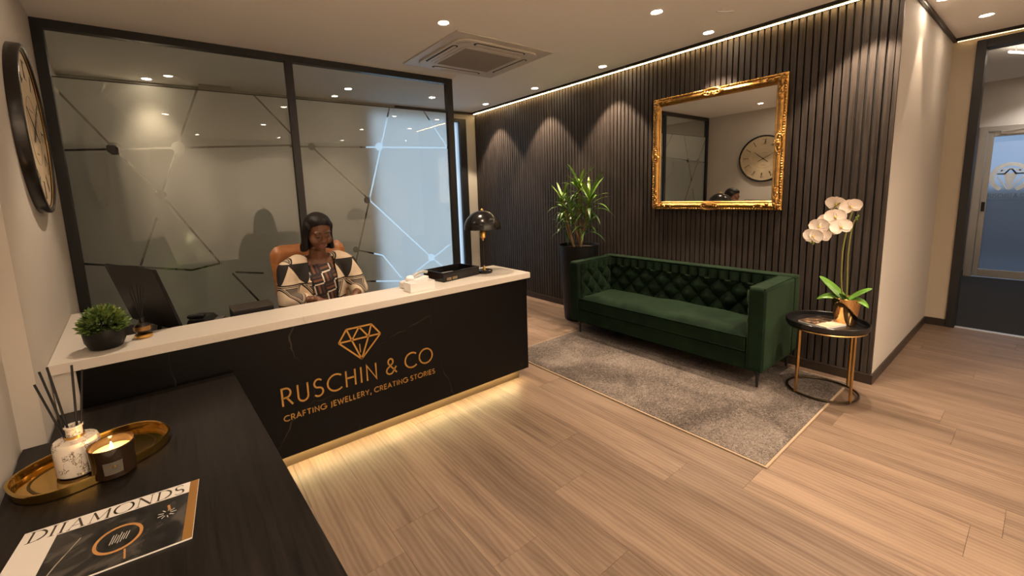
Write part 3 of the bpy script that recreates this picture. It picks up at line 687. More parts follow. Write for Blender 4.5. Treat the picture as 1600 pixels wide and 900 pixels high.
tuft((SX0+0.045, SY1-ARM+0.001, ZS-0.02), (SX1-0.19-SX0, 0, 0), (0, 0, ZA-ZS), (0, -1, 0), 72, 36, 6, 3, 0.040, 'tufted_panel')
tuft((SX0+0.045, SY0+ARM-0.001, ZS-0.02), (SX1-0.19-SX0, 0, 0), (0, 0, ZA-ZS-0.025), (0, 1, 0), 72, 36, 6, 3, 0.040, 'tufted_panel')
# seat cushion, softly crowned
def cush(u, v):
    x = SX0+0.008+u*(SX1-0.175-SX0); y = SY0+ARM+0.004+v*(LB-0.008)
    e = min(1, min(u, 1-u)*9)**0.5*min(1, min(v, 1-v)*16)**0.5
    z = 0.392+0.044*e+0.006*math.sin(v*9+1)*math.sin(u*5)*e+0.004*math.sin(v*23+u*3)*e
    return Vector((x, y, z))
cu_ = MB().grid(cush, 30, 60)
cu_.box(SX0+0.008, SY0+ARM+0.004, 0.277, SX1-0.167, SY1-ARM-0.004, 0.3915)
cu_.build('seat_cushion', M_velvet, sofa, smooth=True, bevel=0.012)
MB().tube([(SX0+0.010, SY0+ARM+0.006, 0.394), (SX0+0.010, SY1-ARM-0.006, 0.394)], 0.006, 6).build('piping', M_velvet, sofa)
MB().tube([(SX0+0.010, SY0+ARM+0.006, 0.284), (SX0+0.010, SY1-ARM-0.006, 0.284)], 0.005, 6).build('piping', M_velvet, sofa)
for (xx, yy) in ((SX0+0.05, SY0+0.045), (SX0+0.05, SY1-0.10), (SX1-0.07, SY0+0.045), (SX1-0.07, SY1-0.10)):
    z0 = 0.0125 if xx < 3.9 else 0.0005
    MB().lathe([(0.0075, z0-0), (0.016, ZB+0.004)], (xx, yy, 0), 14).build('leg', M_black, sofa, smooth=True)

# ------------------------------------------------------------------ rug
g = NT('speckled_rug'); tc = g.n('TexCoord')
n1 = g.n('TexNoise', Scale=2.6, Detail=4.0, Roughness=0.6, Distortion=0.7); g.l(tc.outputs['Object'], n1.inputs['Vector'])
n2 = g.n('TexNoise', Scale=75.0, Detail=3.0, Roughness=0.7, Distortion=1.6); g.l(tc.outputs['Object'], n2.inputs['Vector'])
n3 = g.n('TexVoronoi', Scale=46.0); g.l(tc.outputs['Object'], n3.inputs['Vector'])
f = g.math('ADD', g.math('MULTIPLY', n1.outputs[0], 0.35), g.math('MULTIPLY', n2.outputs[0], 0.65))
c = g.ramp(f, [(0.40, (0.034, 0.028, 0.024)), (0.50, (0.092, 0.075, 0.065)), (0.60, (0.185, 0.154, 0.133))])
g.l(c, g.b.inputs['Base Color']); g.b.inputs['Roughness'].default_value = 0.95; g.b.inputs['Specular IOR Level'].default_value = 0.1
bp = g.n('Bump', Strength=0.9, Distance=0.006); g.l(n2.outputs[0], bp.inputs['Height']); g.l(bp.outputs[0], g.b.inputs['Normal'])
rug = MB().box(2.450, 0.815, 0.0003, 3.960, 2.985, 0.0115).build('rug', g.m); tag(rug, 'speckled brown and grey rug on the floor in front of the sofa', 'rug')
M_bind = mat('rug_binding', (0.26, 0.19, 0.125), 0.8)
for (x0, y0, x1, y1) in ((2.436, 0.801, 2.450, 2.999), (3.960, 0.801, 3.974, 2.999), (2.450, 0.801, 3.960, 0.815), (2.450, 2.985, 3.960, 2.999)):
    MB().box(x0, y0, 0.0003, x1, y1, 0.010).build('binding', M_bind, rug, bevel=0.003)

# ------------------------------------------------------------------ round side table
TX, TY = 3.685, 0.895
st = empty('side_table', (TX, TY, 0), label='small round black tray-top side table with gold frame beside the sofa', cat='side table')
MB().ring((0, 0, 0.0225), 0.205, 0.0075, 56, 8).build('base_ring', mat('dark_bronze', (0.05, 0.035, 0.02), 0.3, metal=0.9), st, world=False, smooth=True)
M_brass = mat('aged_brass', (0.62, 0.40, 0.16), 0.25, metal=1.0)
for a in (60, 150, 240, 330):
    MB().box(-0.0065, -0.0065, 0.024, 0.0065, 0.0065, 0.50, Matrix.Translation((0.212*math.cos(R(a)), 0.212*math.sin(R(a)), 0)) @ Matrix.Rotation(R(a), 4, 'Z')).build('leg', M_brass, st, world=False)
MB().ring((0, 0, 0.500), 0.222, 0.007, 64, 8).build('top_ring', M_brass, st, world=False, smooth=True)
MB().lathe([(0.0, 0.508), (0.225, 0.508), (0.238, 0.516), (0.240, 0.548), (0.236, 0.552), (0.230, 0.548), (0.228, 0.522), (0.0, 0.522)], n=64).build('tray_top', M_satin, st, world=False, smooth=True)

# magazine lying on the side table
TZ = 0.5225
def magazine_mat(name, fn):
    g = NT(name); fn(g); g.b.inputs['Roughness'].default_value = 0.3; return g.m
def mg2(g):
    tc = g.n('TexCoord'); sp_ = g.n('SeparateXYZ'); g.l(tc.outputs['Object'], sp_.inputs[0])
    n = g.n('TexNoise', Scale=16.0, Detail=3.0, Distortion=1.2); g.l(tc.outputs['Object'], n.inputs['Vector'])
    pic = g.ramp(n.outputs[0], [(0.40, (0.02, 0.015, 0.012)), (0.56, (0.10, 0.06, 0.035)), (0.66, (0.45, 0.28, 0.18)), (0.8, (0.7, 0.55, 0.4))])
    lit = g.math('GREATER_THAN', g.math('SUBTRACT', g.math('MULTIPLY', n.outputs[0], 0.06), sp_.outputs[1]), 0.045)  # mask of the cream printed part of the cover
    g.l(g.mix(lit, pic, (0.62, 0.47, 0.34)), g.b.inputs['Base Color'])
M_mag2 = magazine_mat('magazine_cover_print', mg2)
m2 = empty('magazine', (3.665, 0.912, TZ), rz=R(-20), label='small magazine with dark and cream cover lying on the side table', cat='magazine')
for k, (dx, rz) in enumerate(((0.0, 0), )):
    MB().box(-0.103, -0.098, 0.0005, 0.103, 0.098, 0.012).build('pages', M_paper, m2, world=False)
    MB().box(-0.105, -0.100, 0.0122, 0.105, 0.100, 0.0135).build('cover', M_mag2, m2, world=False)
# ------------------------------------------------------------------ orchid in a gold pot
OX, OY = 3.768, 0.812
orc = empty('orchid', (OX, OY, TZ), label='white moth orchid in a polished gold pot on the side table', cat='potted orchid')
MB().lathe([(0.0, 0.001), (0.058, 0.001), (0.062, 0.006), (0.082, 0.190), (0.079, 0.192), (0.066, 0.165), (0.0, 0.160)], n=48).build('pot', mat('polished_gold_pot', (0.70, 0.44, 0.19), 0.10, metal=1.0), orc, world=False, smooth=True)
MB().lathe([(0.0, 0.172), (0.05, 0.170), (0.066, 0.166)], n=24).build('soil', M_soil, orc, world=False)
def px_on_x(X, pts): return [Vector((X, y, z)) for y, z in pts]
M_leaf = mat('orchid_leaf', (0.075, 0.17, 0.022), 0.32, var=0.25, vscale=12)
M_stem = mat('orchid_stem', (0.16, 0.15, 0.035), 0.5)
M_petal = mat('white_petal', (0.86, 0.76, 0.68), 0.5, var=0.04, vscale=40)
M_lip = mat('yellow_lip', (0.62, 0.46, 0.10), 0.5)
def smooth_path(pts, k=6):
    pts = [Vector(p) for p in pts]; out = []
    for i in range(len(pts)-1):
        p0, p1, p2, p3 = pts[max(i-1, 0)], pts[i], pts[i+1], pts[min(i+2, len(pts)-1)]
        for j in range(k):
            t = j/k; out.append(0.5*((2*p1)+(p2-p0)*t+(2*p0-5*p1+4*p2-p3)*t*t+(3*p1-p0-3*p2+p3)*t**3))
    out.append(pts[-1]); return out
MB().tube(smooth_path([(3.755, 0.812, 0.69), (3.735, 0.808, 0.80), (3.73, 0.815, 1.02), (3.73, 0.808, 1.19), (3.725, 0.795, 1.26), (3.72, 0.776, 1.296)]), 0.0042, 8).build('stem', M_stem, orc, smooth=True)
MB().tube(smooth_path([(3.745, 0.818, 0.69), (3.72, 0.835, 0.80), (3.705, 0.84, 1.05), (3.715, 0.822, 1.25), (3.72, 0.808, 1.36), (3.705, 0.85, 1.40), (3.69, 0.92, 1.33), (3.68, 0.975, 1.21), (3.68, 1.015, 1.11)]), [0.0045]*40+[0.0022]*9, 8).build('stem', M_stem, orc, smooth=True)
for p in ((3.72, 0.776, 1.296), (3.722, 0.788, 1.283), (3.724, 0.782, 1.272)): MB().sphere(p, (0.004, 0.005, 0.009), 8, 6).build('bud', M_leaf, orc, smooth=True)
for p in ((3.68, 1.018, 1.105), (3.68, 1.002, 1.112), (3.685, 1.005, 1.095)): MB().sphere(p, (0.007, 0.007, 0.009), 10, 8).build('bud', mat('green_bud', (0.35, 0.40, 0.10), 0.5) if 'green_bud' not in MATS else MATS['green_bud'], orc, smooth=True)
def strap(mb, base, d, L, w, lift, droop, nseg=12, fold=0.25, up=Vector((0, 0, 1)), shape=None, roll=0.0):
    """arching strap leaf from base along horizontal direction d"""
    d = Vector(d).normalized(); side = d.cross(up).normalized(); side = (side*math.cos(roll)+up*math.sin(roll)).normalized(); vs_ = []; fs = []
    for i in range(nseg+1):
        t = i/nseg
        wt = w*(shape(t) if shape else (math.sin(math.pi*min(1, 0.12+t*0.88))**0.7))
        c = Vector(base)+d*(L*t*(1-0.18*droop*t*t))+up*(lift*L*t-droop*L*t*t)
        for s in (-1, 0, 1): vs_.append(c+side*(s*wt/2)+up*(abs(s)*fold*wt/2))
    for i in range(nseg):
        for s in (0, 1): fs.append((i*3+s, i*3+s+1, (i+1)*3+s+1, (i+1)*3+s))
    mb.add(vs_, fs)
    return mb
def solidify(o, t): m = o.modifiers.new('thickness', 'SOLIDIFY'); m.thickness = t; m.offset = 0; return o
lshape = lambda t: (math.sin(math.pi*(0.10+0.90*t)**0.8))**0.55 if t < 0.999 else 0.05
for (d, L, w, lift, droop, roll) in (((-0.05, 1.0, 0), 0.165, 0.072, 1.05, 0.1, 0.75), ((-0.25, 0.95, 0), 0.185, 0.066, 0.50, 0.55, 0.45), ((0.05, -1, 0), 0.135, 0.062, 1.05, 0.25, -0.55), ((-0.25, -0.95, 0), 0.15, 0.062, 0.55, 0.70, -0.35), ((-0.9, 0.15, 0), 0.10, 0.045, 0.9, 0.2, 0.0)):
    o = strap(MB(), (OX, OY, TZ+0.165), d, L, w, lift, droop, 14, 0.25, shape=lshape, roll=roll).build('leaf', M_leaf, orc, smooth=True, weld=False); solidify(o, 0.0025)
# flower: three sepals, two broad petals, a yellow lip
def petal_mesh(name, L, W_, m, curl=0.12):
    mb = MB()
    def fn(u, v):
        t = v; s = (u-0.5)*2
        w = W_*(math.sin(math.pi*(0.06+0.90*t))**0.6)
        return Vector((s*w/2, L*t, curl*L*(t*t)*0.8+0.10*W_*s*s*0.6))
    mb.grid(fn, 6, 8); return mb.mesh(name, m, smooth=True, weld=False)
PM_sep = petal_mesh('sepal', 0.040, 0.034, M_petal); PM_pet = petal_mesh('petal', 0.046, 0.062, M_petal)
PM_lip = MB().sphere((0, 0.004, 0.008), (0.007, 0.010, 0.007), 10, 8).mesh('lip', M_lip, smooth=True)
FL = [((3.705, 0.893, 1.381), -8), ((3.70, 0.815, 1.362), 20), ((3.67, 0.885, 1.290), 4), ((3.68, 0.925, 1.255), -10), ((3.665, 0.968, 1.222), 6), ((3.67, 0.852, 1.222), 16), ((3.675, 0.913, 1.215), -14), ((3.665, 0.958, 1.158), 10), ((3.655, 0.997, 1.150), -6)]
for k, (p, roll) in enumerate(FL):
    fe = bpy.data.objects.new('flower', None); COL.objects.link(fe); fe.parent = orc
    n = (Vector((-0.95, -0.25, -0.05 if k > 1 else -0.35))+Vector((0, (0.35 if k in (0, 4, 8) else -0.15 if k in (1, 5) else 0.1), 0))).normalized()
    zq = n.to_track_quat('Z', 'Y'); 
    fe.matrix_basis = Matrix.Translation(Vector(p)-Vector((OX, OY, TZ))) @ (zq.to_matrix() @ Matrix.Rotation(R(roll), 3, 'Z')).to_4x4()
    for a, me in ((0, PM_sep), (128, PM_sep), (-128, PM_sep), (66, PM_pet), (-66, PM_pet)):
        link('petal' if me is PM_pet else 'sepal', me, fe, (0, 0, 0.003 if me is PM_pet else 0), (0, 0, R(a)), (1.38, 1.38, 1.38))
    link('lip', PM_lip, fe, (0, -0.005, 0.003))

# ------------------------------------------------------------------ tall planter with dracaena
DX, DY = 3.80, 3.295
dr = empty('dracaena', (DX, DY, 0), label='leafy green dracaena in a tall tapered black planter behind the sofa', cat='potted plant')
MB().lathe([(0.0, 0.001), (0.165, 0.001), (0.172, 0.008), (0.232, 0.885), (0.236, 0.90), (0.222, 0.90), (0.215, 0.86), (0.0, 0.85)], n=56).build('planter', M_pot, dr, world=False, smooth=True)
MB().lathe([(0.0, 0.868), (0.12, 0.866), (0.216, 0.862)], n=30).build('soil', M_soil, dr, world=False)
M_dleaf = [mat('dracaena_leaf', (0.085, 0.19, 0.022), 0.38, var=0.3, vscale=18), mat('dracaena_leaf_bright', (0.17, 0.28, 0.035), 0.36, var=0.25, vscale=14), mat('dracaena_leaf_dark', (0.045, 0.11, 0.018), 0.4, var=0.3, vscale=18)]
M_cane = mat('woody_cane', (0.30, 0.20, 0.085), 0.7, bump=0.5, bscale=30, var=0.2)
ll = []
for (L, w, lift, droop) in ((0.27, 0.034, 0.9, 0.5), (0.30, 0.036, 0.55, 0.75), (0.24, 0.036, 1.6, 0.55), (0.28, 0.032, 0.25, 0.75)):
    ll.append([strap(MB(), (0, 0, 0), (1, 0, 0), L, w, lift, droop, 9, 0.35, shape=lambda t: (0.35+0.65*math.sin(math.pi*min(1, t*1.15+0.05))) if t < 0.6 else max(0.03, 1.02*(1-t)/0.42)**0.75 if (1-t)/0.42 < 1 else 1.0).mesh('leaf', m, smooth=True, weld=False) for m in M_dleaf])
rl = random.Random(11)
# each head: top of cane (world), number of leaves
HEADS = [((DX+0.02, DY+0.00, 1.60), 24, 0.9), ((DX-0.04, DY+0.20, 1.42), 22, 0.85), ((DX-0.03, DY-0.19, 1.44), 24, 1.0), ((DX-0.08, DY+0.06, 1.36), 20, 0.85), ((DX+0.02, DY+0.22, 1.17), 18, 0.8), ((DX-0.03, DY-0.15, 1.19), 18, 0.8), ((DX-0.10, DY-0.02, 1.22), 16, 0.75)]
for i, (h, nl, sc) in enumerate(HEADS):
    base = Vector((DX+0.045*math.cos(i*2.1), DY+0.055*math.sin(i*2.1), 0.862)); h = Vector(h)
    mid = base.lerp(h, 0.5)+Vector((0.01*math.sin(i), 0.01, 0))
    MB().tube(smooth_path([base, mid, h], 5), 0.014 if i < 4 else 0.011, 8).build('cane', M_cane, dr, smooth=True)
    for k in range(nl):
        t = k/nl; a = k*2.399+i
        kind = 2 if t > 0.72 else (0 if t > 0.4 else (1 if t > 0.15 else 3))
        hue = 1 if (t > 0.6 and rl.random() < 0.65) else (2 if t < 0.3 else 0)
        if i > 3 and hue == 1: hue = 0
        pz = h-Vector((0, 0, (1-t)*0.20*sc-0.02))
        # keep the leaves clear of the slatted wall
        dx = math.cos(a); 
        s = sc*rl.uniform(0.85, 1.1)
        if pz.x+dx*0.28*s > 4.05: a = math.pi-a; 
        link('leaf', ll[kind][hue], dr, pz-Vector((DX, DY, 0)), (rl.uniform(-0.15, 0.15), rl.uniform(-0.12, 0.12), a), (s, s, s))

# ------------------------------------------------------------------ gilt mirror
MY0, MY1, MZ0, MZ1 = 1.338, 2.508, 1.307, 2.413
mir = empty('wall_mirror', (4.088, (MY0+MY1)/2, (MZ0+MZ1)/2), label='large mirror in an ornate gilt frame on the slatted wall', cat='mirror')
FW = 0.085
prof = [(0.0, 0.000), (0.0, 0.030), (0.010, 0.040), (0.022, 0.036), (0.030, 0.044), (0.046, 0.046), (0.058, 0.034), (0.064, 0.026), (0.072, 0.030), (0.080, 0.024), (0.085, 0.012), (0.085, 0.0)]
XF = 4.0875
def moulding(c0, c1, i0, i1):
    """mitred length of frame from outer corner c0 to c1, inner corners i0, i1 (y, z)"""
    vs_ = []; fs = []; n = len(prof)
    for o_, i_ in ((c0, i0), (c1, i1)):
        for w, h in prof:
            t = w/FW; vs_.append((XF-h, o_[0]+(i_[0]-o_[0])*t, o_[1]+(i_[1]-o_[1])*t))
    for k in range(n-1): fs.append((k, k+1, n+k+1, n+k))
    fs += [tuple(range(n)), tuple(range(2*n-1, n-1, -1)), (n-1, 0, n, 2*n-1)]
    return MB().add(vs_, fs)
O = [(MY0, MZ0), (MY1, MZ0), (MY1, MZ1), (MY0, MZ1)]; I = [(MY0+FW, MZ0+FW), (MY1-FW, MZ0+FW), (MY1-FW, MZ1-FW), (MY0+FW, MZ1-FW)]
for k in range(4): moulding(O[k], O[(k+1) % 4], I[k], I[(k+1) % 4]).build('frame_moulding', M_gilt, mir, smooth=True)
def orn(y, z, ay, az, size, flip=1):
    """a leafy scroll lying on the frame: axis (ay, az) along the moulding"""
    mb = MB(); A = Vector((0, ay, az)); B_ = Vector((0, -az, ay)); C0 = Vector((XF-0.044, y, z))
    def P_(u, v, h=0): return C0+A*u+B_*v*flip+Vector((-h, 0, 0))
    mb.tube([P_(size*(0.1+0.55*t)*math.cos(t*5.2), size*(0.28*t)*math.sin(t*5.2)+0.004, 0.001) for t in [k/14 for k in range(15)]], [0.010*(1-0.5*k/14) for k in range(15)], 6)
    mb.tube([P_(-size*(0.1+0.55*t)*math.cos(t*5.2), size*(0.28*t)*math.sin(t*5.2)+0.004, 0.001) for t in [k/14 for k in range(15)]], [0.010*(1-0.5*k/14) for k in range(15)], 6)
    for k in range(-4, 5):
        mb.sphere(P_(k*size*0.13, 0.010*math.cos(k*1.1), 0.002), (0.010, 0.012-0.0008*abs(k), 0.014-0.001*abs(k)), 8, 6)
    mb.sphere(P_(0, 0.0, 0.006), (0.010, 0.014, 0.016), 10, 8)
    for k in range(5):
        a = R(-60+30*k); mb.tube([P_(0, 0, 0.006), P_(0.046*math.sin(a), 0.040*math.cos(a)-0.004, 0.003)], [0.010, 0.003], 6)
    return mb
cy_, cz_ = (MY0+MY1)/2, (MZ0+MZ1)/2; q = 0.042
for (y, z, ay, az, fl_) in ((cy_, MZ0+q, 1, 0, 1), (cy_, MZ1-q, 1, 0, -1), (MY0+q, cz_, 0, 1, -1), (MY1-q, cz_, 0, 1, 1)):
    orn(y, z, ay, az, 0.17, fl_).build('scroll_ornament', M_gilt, mir, smooth=True)
for (cy0, cz0, sy, sz) in ((MY0, MZ0, 1, 1), (MY1, MZ0, -1, 1), (MY1, MZ1, -1, -1), (MY0, MZ1, 1, -1)):
    mb = MB()
    for s in range(2):
        for k in range(10):
            u = 0.03+0.019*k; r_ = 0.011*(1-0.06*k); v = 0.042+0.012*math.sin(k*1.9)
            p = (XF-0.044, cy0+sy*(u if s == 0 else v), cz0+sz*(v if s == 0 else u))
            mb.sphere(p, (0.012, 1.5*r_*(1.3 if s == 0 else 0.8), 1.5*r_*(0.8 if s == 0 else 1.3)), 8, 6)
    mb.sphere((XF-0.044, cy0+sy*0.043, cz0+sz*0.043), (0.012, 0.020, 0.020), 10, 8)
    mb.build('corner_ornament', M_gilt, mir, smooth=True)
# beaded outer edge
for (a, b) in ((0, 1), (1, 2), (2, 3), (3, 0)):
    mb = MB(); pa = Vector((XF-0.040, O[a][0], O[a][1])); pb = Vector((XF-0.040, O[b][0], O[b][1])); L = (pb-pa).length; n = int(L/0.021)
    inward = (Vector((XF-0.040, cy_, cz_))-(pa+pb)/2); inward.x = 0; inward.normalize()
    for k in range(1, n):
        h = noise.noise(Vector((k*0.37, a*5.1, 0)))
        mb.sphere(pa.lerp(pb, k/n)+inward*(0.011+0.004*h), (0.009, 0.0095+0.004*h, 0.0095+0.004*h), 6, 5)
    mb.build('beading', M_gilt, mir, smooth=True)
gl_ = empty('mirror_mount', (XF-0.014, cy_, cz_)); gl_.parent = mir; gl_.matrix_basis = wm(mir).inverted() @ (Matrix.Translation((XF-0.020, cy_, cz_)) @ Matrix.Rotation(R(MIR_YAW), 4, 'Z') @ Matrix.Rotation(R(MIR_TILT), 4, 'Y'))
hy, hz = (MY1-MY0)/2-FW+0.012, (MZ1-MZ0)/2-FW+0.012
gl_.name = 'mirror_glass'
MB().box(0, -hy, -hz, 0.004, hy, hz).build('mirror_plate', M_mirror, gl_, world=False)

# ------------------------------------------------------------------ round wall clock on the left wall
CYc, CZc, CR = 3.12, 1.955, 0.415
wdir = Vector((-0.0766, 1, 0)).normalized(); wn = Vector((wdir.y, -wdir.x, 0))
M_ck = Matrix((wdir, Vector((0, 0, 1)), wn)).transposed().to_4x4(); M_ck.translation = Vector((xl(CYc), CYc, CZc))+wn*0.0005   # local x to the right seen from the room, y up, z out
ck = empty('wall_clock', (0, 0, 0), label='large round cream clock with roman numerals in a black rim on the left wall', cat='clock'); ck.matrix_basis = M_ck
MB().lathe([(CR-0.030, 0.0), (CR, 0.0), (CR, 0.040), (CR-0.004, 0.046), (CR-0.014, 0.048), (CR-0.022, 0.044), (CR-0.026, 0.034), (CR-0.030, 0.030)], n=72).build('rim', mat('clock_rim', (0.010, 0.008, 0.007), 0.25), ck, world=False, smooth=True)
MB().lathe([(0, 0.002), (CR-0.029, 0.002), (CR-0.029, 0.030), (0, 0.030)], n=64).build('dial', mat('clock_dial', (0.52, 0.42, 0.28), 0.6, var=0.14, vscale=4), ck, world=False)
MB().ring((0, 0, 0.036), CR-0.027, 0.003, 72, 6).build('bezel', M_brass, ck, world=False, smooth=True)
M_ink = mat('dark_ink', (0.025, 0.018, 0.012), 0.6); I4 = Matrix.Identity(4)
NUM = ['XII', 'I', 'II', 'III', 'IIII', 'V', 'VI', 'VII', 'VIII', 'IX', 'X', 'XI']
for k, s in enumerate(NUM):
    a = math.pi/2-k*math.pi/6; mb = MB(); hN = 0.085
    wds = {'I': 0.020, 'V': 0.040, 'X': 0.040}; tot = sum(wds[c] for c in s); x = -tot/2
    Mn = Matrix.Rotation(a-math.pi/2, 4, 'Z') @ Matrix.Translation((0, 0.255, 0.0302))
    for c in s:
        w_ = wds[c]
        if c == 'I': ribbon(mb, [(x+w_/2, 0), (x+w_/2, hN)], 0.010, 0, 0.0012, Mn)
        elif c == 'V':
            ribbon(mb, [(x+0.003, hN), (x+w_/2, 0)], 0.010, 0, 0.0012, Mn); ribbon(mb, [(x+w_-0.005, hN), (x+w_/2, 0)], 0.004, 0, 0.0012, Mn)
        else:
            ribbon(mb, [(x+0.004, hN), (x+w_-0.004, 0)], 0.010, 0, 0.0012, Mn); ribbon(mb, [(x+w_-0.006, hN), (x+0.006, 0)], 0.004, 0, 0.0012, Mn)
    ribbon(mb, [(-tot/2, hN), (tot/2, hN)], 0.003, 0, 0.0012, Mn); ribbon(mb, [(-tot/2, 0), (tot/2, 0)], 0.003, 0, 0.0012, Mn)
    mb.build('numeral', M_ink, ck, world=False)
def hand(a_deg, L, w, tail):
    a = R(90-a_deg); Mh = Matrix.Rotation(a-math.pi/2, 4, 'Z') @ Matrix.Translation((0, 0, 0.034)); mb = MB()
    ribbon(mb, [(0, -tail), (0, L*0.7)], w, 0, 0.002, Mh); ribbon(mb, [(0, L*0.7), (0, L)], w*0.5, 0, 0.002, Mh)
    mb.lathe([(0, 0.001), (w*1.2, 0.001), (w*1.2, 0.004), (0, 0.004)], (0, 0, 0.033), 12)
    return mb
hand(52, 0.20, 0.011, 0.10).build('hour_hand', M_ink, ck, world=False)
hand(298, 0.20, 0.007, 0.10).build('minute_hand', M_ink, ck, world=False)
sm = MB(); ribbon(sm, [(-0.035, -0.115), (0.035, -0.115)], 0.006, 0, 0.001, Matrix.Translation((0, 0, 0.0302))); ribbon(sm, [(-0.06, 0.10), (0.06, 0.10)], 0.004, 0, 0.001, Matrix.Translation((0, 0, 0.0302)))
sm.ring((0, 0.0, 0.0305), 0.17, 0.0008, 48, 4).build('dial_marks', mat('faded_ink', (0.20, 0.15, 0.10), 0.7), ck, world=False)

# ------------------------------------------------------------------ black sideboard in the foreground
ZSB = 0.68
sb = empty('sideboard', (-0.15, 1.5, 0), label='black stained wooden sideboard along the left wall in the foreground', cat='sideboard')
def xr(y): return 0.153-0.0506*(y-2.444)
ye = 0.42
tp = [(-0.500, 2.462), (0.152, 2.462), (xr(ye), ye), (xl(ye)-JOG+0.006, ye), (xl(2.19)-JOG+0.006, 2.19), (xl(2.19)+0.006, 2.19)]
MB().prism(tp, ZSB-0.032, ZSB).build('top', M_sideboard, sb, bevel=0.002)
bp_ = [(-0.47, 2.44), (0.128, 2.44), (xr(ye)-0.025, ye+0.02), (xl(ye)-JOG+0.03, ye+0.02), (xl(2.1)-JOG+0.04, 2.1)]
MB().prism(bp_, 0.06, ZSB-0.0325).build('carcass', M_sideboard, sb)
MB().prism([(-0.44, 2.40), (0.09, 2.40), (xr(ye)-0.07, ye+0.06), (xl(ye)+0.0, ye+0.06)], 0.001, 0.0595).build('plinth', M_black, sb)
for k in range(3):
    y0 = ye+0.03+k*0.665; y1 = y0+0.655
    d_ = MB().add([(xr(y0)-0.0235, y0, 0.075), (xr(y0)-0.0055, y0, 0.075), (xr(y1)-0.0055, y1, 0.075), (xr(y1)-0.0235, y1, 0.075), (xr(y0)-0.0235, y0, 0.64), (xr(y0)-0.0055, y0, 0.64), (xr(y1)-0.0055, y1, 0.64), (xr(y1)-0.0235, y1, 0.64)], [(0, 1, 2, 3), (4, 5, 6, 7), (0, 1, 5, 4), (1, 2, 6, 5), (2, 3, 7, 6), (3, 0, 4, 7)]).build('door', M_sideboard, sb)
    MB().sphere((xr(y1-0.05)+0.006, y1-0.05, 0.40), 0.011, 10, 8).build('knob', M_black, d_, smooth=True)

# gold oval tray
TXc, TYc = -0.315, 1.900
tr_ = empty('tray', (TXc, TYc, ZSB), rz=R(28), label='oval polished gold tray on the black sideboard', cat='tray')
def oval(mb, prof, a=0.208, b=0.150, n=64, cap=False):
    """racetrack-oval lathe: prof in (offset from outline, z)"""
    vs_ = []; fs = []
    for r, z in prof:
        for i in range(n):
            t = 2*math.pi*i/n; ca, sa = math.cos(t), math.sin(t); e = 0.78
            x = (a+r)*math.copysign(abs(ca)**e, ca); y = (b+r)*math.copysign(abs(sa)**e, sa); vs_.append((x, y, z))
    for j in range(len(prof)-1):
        for i in range(n): k = (i+1) % n; fs.append((j*n+i, j*n+k, (j+1)*n+k, (j+1)*n+i))
    if cap: fs.append(tuple(range(n-1, -1, -1))); fs.append(tuple((len(prof)-1)*n+i for i in range(n)))
    return mb.add(vs_, fs)
oval(MB(), [(-0.012, 0.0005), (-0.002, 0.003), (0.0, 0.030), (-0.003, 0.030), (-0.005, 0.006), (-0.012, 0.0045)], cap=True).build('tray_body', M_goldtray, tr_, world=False, smooth=True)
oval(MB(), [(-0.0045, 0.028), (0.0025, 0.028), (0.0025, 0.0325), (-0.0045, 0.0325), (-0.0045, 0.028)]).build('rim', M_goldtray, tr_, world=False, smooth=True)
oval(MB(), [(-0.045, 0.0046), (-0.040, 0.0056), (-0.043, 0.0056), (-0.048, 0.0046)], ).build('inner_groove', mat('dark_gold', (0.14, 0.08, 0.015), 0.3, metal=1.0), tr_, world=False, smooth=True)
ZT2 = ZSB+0.0062

def reed_diffuser(name, loc, r, h, label, body_m, reeds, reed_len, collar):
    e = empty(name, loc, label=label, cat='reed diffuser')
    MB().lathe([(0.0, 0.0005), (r*0.92, 0.0005), (r, 0.006), (r, h*0.88), (r*0.93, h*0.97), (r*0.45, h), (r*0.36, h+0.006), (r*0.36, h*1.30), (r*0.42, h*1.33), (r*0.42, h*1.37), (r*0.31, h*1.37), (r*0.30, h*1.02)], n=40).build('bottle', body_m, e, world=False, smooth=True)
    for (a, tilt, L) in reeds:
        d = Vector((math.sin(R(tilt))*math.cos(R(a)), math.sin(R(tilt))*math.sin(R(a)), math.cos(R(tilt))))
        MB().tube([d*0.012+Vector((0, 0, 0.006)), d*L*reed_len+Vector((0, 0, 0.006))], 0.0033 if r > 0.04 else 0.0030, 7).build('reed', M_black, e, world=False)
    return e
g = NT('cream_patterned_bottle'); tc = g.n('TexCoord'); vo = g.n('TexVoronoi', Scale=60.0); vo.feature = 'DISTANCE_TO_EDGE'
nz = g.n('TexNoise', Scale=26.0, Detail=3.0); g.l(tc.outputs['Object'], nz.inputs['Vector']); g.l(nz.outputs['Color'], vo.inputs['Vector']); vo.inputs['Scale'].default_value = 7.0
sp_ = g.n('SeparateXYZ'); g.l(tc.outputs['Object'], sp_.inputs[0])
band = g.math('MULTIPLY', g.math('GREATER_THAN', nz.outputs[0], 0.52), g.math('LESS_THAN', vo.outputs['Distance'], 0.055))
g.l(g.mix(band, (0.74, 0.66, 0.56), (0.20, 0.15, 0.10)), g.b.inputs['Base Color']); g.b.inputs['Roughness'].default_value = 0.18; g.b.inputs['Coat Weight'].default_value = 0.5
BX, BY = -0.352, 1.872
df_ = reed_diffuser('reed_diffuser', (BX, BY, ZT2), 0.059, 0.116, 'cream patterned glass diffuser with black reeds on the gold tray', g.m, [(185, 12, 0.97), (180, 8.5, 1.07), (175, 5.5, 1.09), (10, 3.5, 1.06), (5, 7.5, 1.0)], 0.335, True)
MB().lathe([(0.0245, 0.119), (0.0262, 0.119), (0.0262, 0.127), (0.0245, 0.127)], n=24).build('gold_collar', M_gold, df_, world=False, smooth=True)
